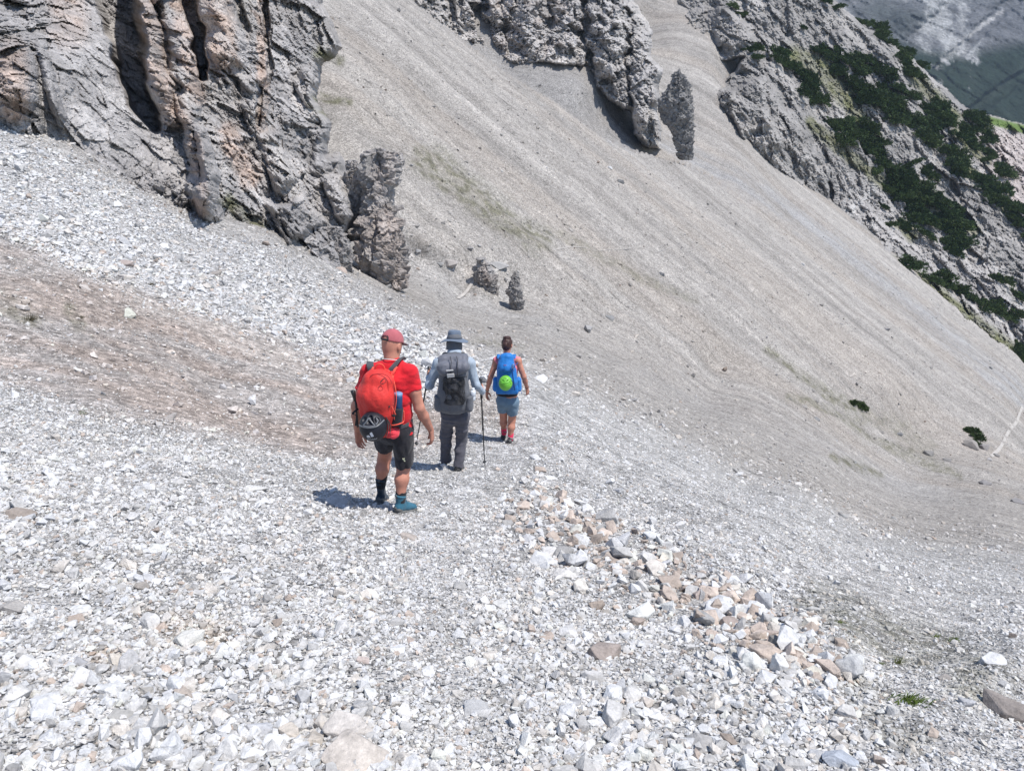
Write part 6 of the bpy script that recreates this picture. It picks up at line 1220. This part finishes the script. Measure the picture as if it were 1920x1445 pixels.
M_pink = fabric('pink_sleeveless_top', (0.72, 0.20, 0.24), 0.8, wr=0.008); 
v = Vol(np.array([Cc['shL'][0]-0.15, YC-0.3, Cc['hip'][2]-0.1]), np.array([Cc['shR'][0]+0.15, YC+0.4, Cc['neck'][2]+0.1]), 0.006)
v.tube([Cc['hip'] + Z*0.0, Cc['waist'], Cc['chest'] + Z*0.02, Cc['neck'] - Z*0.05], [(0.158, 0.115), (0.135, 0.098), (0.157, 0.112), (0.075, 0.062)], rR, 0.03, cut=[(J(951, 733, YC), -Z)])
for sh in (Cc['shR'], Cc['shL']): v.cap(Cc['neck'] - Z*0.05, sh, 0.052, 0.060, 0.04, cut=[(sh + unit(sh - Cc['neck'])*0.022, unit(sh - Cc['neck']))])
v.ripple(0.006, 8, 203, octs=2); vol_obj('sleeveless_top', v, M_pink, pC, org, 1); del v
v = Vol(np.array([Cc['hip'][0]-0.3, YC-0.3, Cc['kneeR'][2]-0.1]), np.array([Cc['hip'][0]+0.3, YC+0.4, Cc['waist'][2]+0.05]), 0.006)
v.tube([Cc['hip'] - Z*0.03, J(951, 737, YC+.02)], [(0.168, 0.125), (0.145, 0.105)], rR, 0.03, cut=[(J(951, 736, YC), Z)])
v.tube([Cc['hipR'] + Z*0.01, Cc['kneeR'] + Z*0.03], [(0.094, 0.115), (0.082, 0.092)], rR, 0.025, cut=[(J(961, 776, YC+.03), unit(Cc['kneeR']-Cc['hipR']))]); v.tube([Cc['hipL'] + Z*0.01, Cc['kneeL'] + Z*0.03], [(0.094, 0.115), (0.082, 0.092)], rR, 0.025, cut=[(J(943, 768, YC+.08), unit(Cc['kneeL']-Cc['hipL']))])
v.ripple(0.009, 7, 213, octs=2); v.ripple(0.006, 11, 217, ridge=True, octs=2); vol_obj('shorts', v, fabric('dusty_blue_shorts', (0.13, 0.20, 0.27), 0.85, wr=0.01), pC, org, 1); del v
v = Vol(J(951, 737, YC) - 0.26, J(951, 737, YC) + 0.26, 0.006); v.tube([J(951, 740, YC+.02), J(951, 733, YC+.02)], [(0.160, 0.120), (0.155, 0.115)], rR, 0.01, cut=[(J(951, 733, YC), Z), (J(951, 740, YC), -Z)]); vol_obj('waistband', v, M_black, pC, org)
M_psock = fabric('coral_pink_sock', (0.75, 0.05, 0.12), 0.95)
for an, kn, h0 in ((Cc['ankR'], Cc['kneeR'], GC), (Cc['ankL'], Cc['kneeL'], GCL)):
    v = Vol(an - 0.12, an + np.array([0.12, 0.12, 0.2]), 0.006); v.cap(an - Z*0.03, an + (kn-an)*0.4, 0.043, 0.048, 0.01, cut=[(an + (kn-an)*0.24, unit(kn-an))]); v.ripple(0.003, 30, 5); vol_obj('sock', v, M_psock, pC, org)
M_boot3 = fabric('grey_suede_boot', (0.22, 0.21, 0.21), 0.85, wr=0.006)
h_ = GC + np.array([-0.04, -0.03, 0.006]); boot(pC, org, h_, h_ + unit(np.array([0.22, 0.93, -0.3]))*0.25, Cc['ankR'] - Z*0.01, M_boot3, M_rubber, None, 0.92, lace=M_black)
h_ = J(943, 823, YC+0.13); boot(pC, org, h_, h_ + unit(np.array([0.02, 0.93, -0.35]))*0.25, Cc['ankL'] - Z*0.01, M_boot3, M_rubber, None, 0.92, lace=M_black)
# hair: cropped up and pinned, strands by ridged ripples
M_hair = mat('dark_brown_hair', (0.045, 0.018, 0.014), 0.45, spec=0.5, stretch=(1, 1, 1), scales=[(40, 0.5, 1.7, 4, ((3, 3, 0.5),))], bump=[(60, 0.006, 'noise')])
cc = headc + uh*0.022 - fhh*0.016; Mh = np.array([rh_, fhh, uh])
v = Vol(cc - 0.2, cc + 0.2, 0.0045); v.ell(cc, (0.079, 0.098, 0.100), Mh, 0.01, cut=[(cc + fhh*0.045 + uh*0.02, unit(fhh - uh*0.45))]); v.ell(cc - uh*0.052 - fhh*0.035, (0.055, 0.050, 0.055), Mh, 0.03); v.ell(cc - fhh*0.085 - uh*0.02 - rh_*0.004, (0.034, 0.028, 0.040), Mh, 0.012)
v.ell(cc + uh*0.085 - fhh*0.03, (0.06, 0.05, 0.022), Mh, 0.02); v.ripple(0.007, 16, 231, (1.5, 1.5, 0.5), ridge=True); v.ripple(0.004, 45, 233, (1, 1, .3)); vol_obj('hair', v, M_hair, pC, org, 1); del v
for wr, el, nm in ((Cc['wrL'], Cc['elL'], 'wristwatch'), (Cc['wrR'], Cc['elR'], 'bracelet')):
    axw = unit(el-wr); a_ = unit(np.cross(axw, fR)); b_ = np.cross(axw, a_); c_ = wr + axw*0.02
    sweep(nm, [c_ + 0.027*(a_*math.cos(t) + b_*math.sin(t)) for t in np.linspace(0, 2*math.pi, 17)], 0.006, mat(nm + '_band', (0.30, 0.27, 0.20) if nm == 'wristwatch' else (0.08, 0.04, 0.03), 0.5), pC, org, 8, flat=(0.008, 0.0035) if nm == 'wristwatch' else None, wdir=axw if nm == 'wristwatch' else None, smoothpath=False)
# blue pack
yb = YC - 0.14; pkb = PJ(951, 737, 0.08); pk = tag(empty('backpack', pkb), 'bright blue daypack worn by the person in the pink top', 'backpack')
M_blue = fabric('bright_blue_nylon', (0.010, 0.16, 0.48), 0.6, wr=0.014, var=0.14, spec=0.35); M_dblue = fabric('deep_blue_nylon', (0.012, 0.07, 0.30), 0.65, wr=0.01)
v = Vol(PJ(951, 700) - np.array([0.3, 0.3, 0.4]), PJ(951, 700) + np.array([0.3, 0.36, 0.4]), 0.0065)
v.tube([PJ(951, 726, 0.02), PJ(951, 714, 0.0), PJ(950, 694, 0.02), PJ(949, 676, 0.04)], [(0.165, 0.09), (0.155, 0.115), (0.14, 0.11), (0.125, 0.09)], rR, 0.02); v.box(PJ(951, 728, 0.03), (0.13, 0.05, 0.03), 0.04, None, 0.03)
v.ripple(0.009, 7, 241, octs=2); v.ripple(0.007, 10, 246, (1.6, 1.6, 0.7), ridge=True, octs=2); vol_obj('main_bag', v, M_blue, pk, pkb, 1); del v
v = Vol(PJ(949, 678) - 0.28, PJ(949, 678) + 0.28, 0.0065); v.tube([PJ(948, 689, -0.03), PJ(949, 670, 0.02)], [(0.132, 0.10), (0.105, 0.075)], rR, 0.02, cut=[(PJ(948, 696, -0.1), -unit(Z + fR*0.2))]); v.ripple(0.012, 8, 251, octs=2); v.ripple(0.007, 12, 256, ridge=True, octs=2); vol_obj('lid', v, M_blue, pk, pkb, 1); del v
for x in (930, 972):
    v = Vol(PJ(x, 721) - 0.18, PJ(x, 721) + 0.18, 0.0065); v.tube([PJ(x, 728, 0.03), PJ(x, 712, 0.03)], [(0.05, 0.07), (0.045, 0.06)], rR, 0.02); v.ripple(0.006, 14, x); vol_obj('side_pocket', v, M_blue, pk, pkb, 1)
sweep('lid_seam', [PJ(934, 694, -0.02), PJ(940, 694, -0.11), PJ(950, 695, -0.125), PJ(960, 694, -0.11), PJ(966, 692, -0.03)], 0.004, M_dblue, pk, pkb)
sweep('ice_axe_strap', [PJ(960, 684, -0.12), PJ(961, 700, -0.13), PJ(963, 716, -0.13), PJ(965, 732, -0.11)], 0.007, M_dblue, pk, pkb, flat=(0.009, 0.003), wdir=rR)
sweep('compression_strap', [PJ(961, 690, -0.12), PJ(966, 685, -0.08), PJ(971, 680, 0.0)], 0.006, M_dblue, pk, pkb, flat=(0.007, 0.003), wdir=Z)
sweep('carabiner', [PJ(961, 683, -0.13), PJ(963, 684, -0.135), PJ(963, 689, -0.135), PJ(961, 690, -0.13), PJ(960, 687, -0.13), PJ(961, 683, -0.13)], 0.004, M_metal, pk, pkb)
for sx, x in ((1, 964), (-1, 935)): sweep('shoulder_strap', [PJ(x, 672, 0.08), J(x, 665, YC+0.0), J(x + sx*1, 667, YC+0.10), J(x + sx*1, 676, YC+0.14)], 0.02, M_blue, pk, pkb, flat=(0.024, 0.007), wdir=rR)
for x, y in ((974, 728), (931, 730)): sweep('belt_tail', [PJ(x, y, 0.1), PJ(x + (3 if x > 950 else -1), y+6, 0.1), PJ(x + (4 if x > 950 else 0), y+10, 0.1)], 0.006, M_dblue, pk, pkb, flat=(0.010, 0.003), wdir=fR)
M_rp = mat('dull_red_print', (0.35, 0.05, 0.08), 0.6)
mk = PJ(947, 685, -0.138)
for k, (dx, dz, dx2, dz2) in enumerate(((-.014, -.010, -.014, .012), (-.014, .012, .0, -.002), (.0, -.002, .013, .012), (.013, .012, .013, -.010))): sweep('printed_mark', [mk + rR*dx + Z*dz, mk + rR*dx2 + Z*dz2], 0.003, M_rp, pk, pkb, 6)
# green helmet
hc = PJ(948, 718, -0.16); hb = hc - Z*0.11; hm = tag(empty('helmet', hb), 'lime green climbing helmet strapped to the blue daypack', 'helmet'); ax = unit(np.array([-0.05, -0.98, 0.10])); hr = unit(np.cross(Z, -ax))*-1.0; hr = hr if hr @ rR > 0 else -hr; hu = np.cross(hr, -ax); hu = hu if hu[2] > 0 else -hu; Mh2 = np.array([hr, ax, hu])
M_lime = mat('lime_plastic', (0.16, 0.50, 0.05), 0.4, spec=0.5, scales=[(6, .88, 1.1, 3, None)])
v = Vol(hc - 0.18, hc + 0.18, 0.005); v.ell(hc, (0.098, 0.100, 0.112), Mh2, 0.01, cut=[(hc - ax*0.03, -ax)]); v.ell(hc - ax*0.035, (0.086, 0.09, 0.098), Mh2, sub=True)
for (x, z, l) in ((-.045, .062, .02), (-.018, .080, .02), (.012, .082, .02), (.045, .066, .02), (.066, .036, .014), (-.07, .03, .014), (-.03, .048, .016), (.03, .050, .016), (.08, .0, .012), (-.082, -.01, .012)):
    y = 0.10*math.sqrt(max(0.03, 1 - (x/.098)**2 - (z/.112)**2)); p = hc + hr*x + hu*z + ax*y; v.tube([p - hr*l, p + hr*l], [(0.006, 0.014), (0.004, 0.012)], hu, sub=True)
hs = vol_obj('shell', v, M_lime, hm, hb, 1); v = Vol(hc - 0.18, hc + 0.18, 0.007); v.ell(hc - ax*0.004, (0.088, 0.088, 0.10), Mh2, 0.01, cut=[(hc - ax*0.028, -ax)]); vol_obj('liner', v, M_black, hm, hb, 1)
def onshell(x, z, off=0.003):
    y = 0.100*math.sqrt(max(0.02, 1 - (x/0.098)**2 - (z/0.112)**2)) + off; return hc + hr*x + hu*z + ax*y
sweep('vent_rib', [onshell(x, z) for x, z in [(-0.07, 0.03), (-0.03, 0.018), (0.0, 0.03), (0.05, 0.04), (0.08, 0.03)]], 0.0035, M_lime, hs, (0, 0, 0)).location = -hb
sweep('strap', [onshell(.075, .06), hc + hr*.105 + hu*.0, onshell(.07, -.07)], .005, M_black, hm, hb, flat=(.008, .003), wdir=ax)
# ================================================================= AIR
bm = bmesh.new(); bmesh.ops.create_cube(bm, size=1.0); hz = bpy.data.meshes.new('haze'); bm.to_mesh(hz); bm.free()
haze = bpy.data.objects.new('haze', hz); COL.objects.link(haze)
allz = np.concatenate([np.array([(o.matrix_world @ Vector(c))[:] for c in o.bound_box]) for o in S.objects if o.type == 'MESH' and o is not haze])
lo, hi = allz.min(0) - 1.0, allz.max(0) + 3.0; lo = np.minimum(lo, [-30, -30, -30]); hi = np.maximum(hi, [30, 30, 30])
haze.location = (lo+hi)/2; haze.scale = hi-lo
hm_ = bpy.data.materials.new('haze'); hm_.use_nodes = True; t = hm_.node_tree; t.nodes.remove(t.nodes['Principled BSDF']); pv = t.nodes.new('ShaderNodeVolumePrincipled')
pv.inputs['Color'].default_value = (0.62, 0.78, 1.0, 1); pv.inputs['Density'].default_value = 0.00014; pv.inputs['Anisotropy'].default_value = 0.2
t.links.new(pv.outputs[0], t.nodes['Material Output'].inputs['Volume']); hz.materials.append(hm_); haze['kind'] = 'stuff'; haze['label'] = 'thin bluish mountain air'
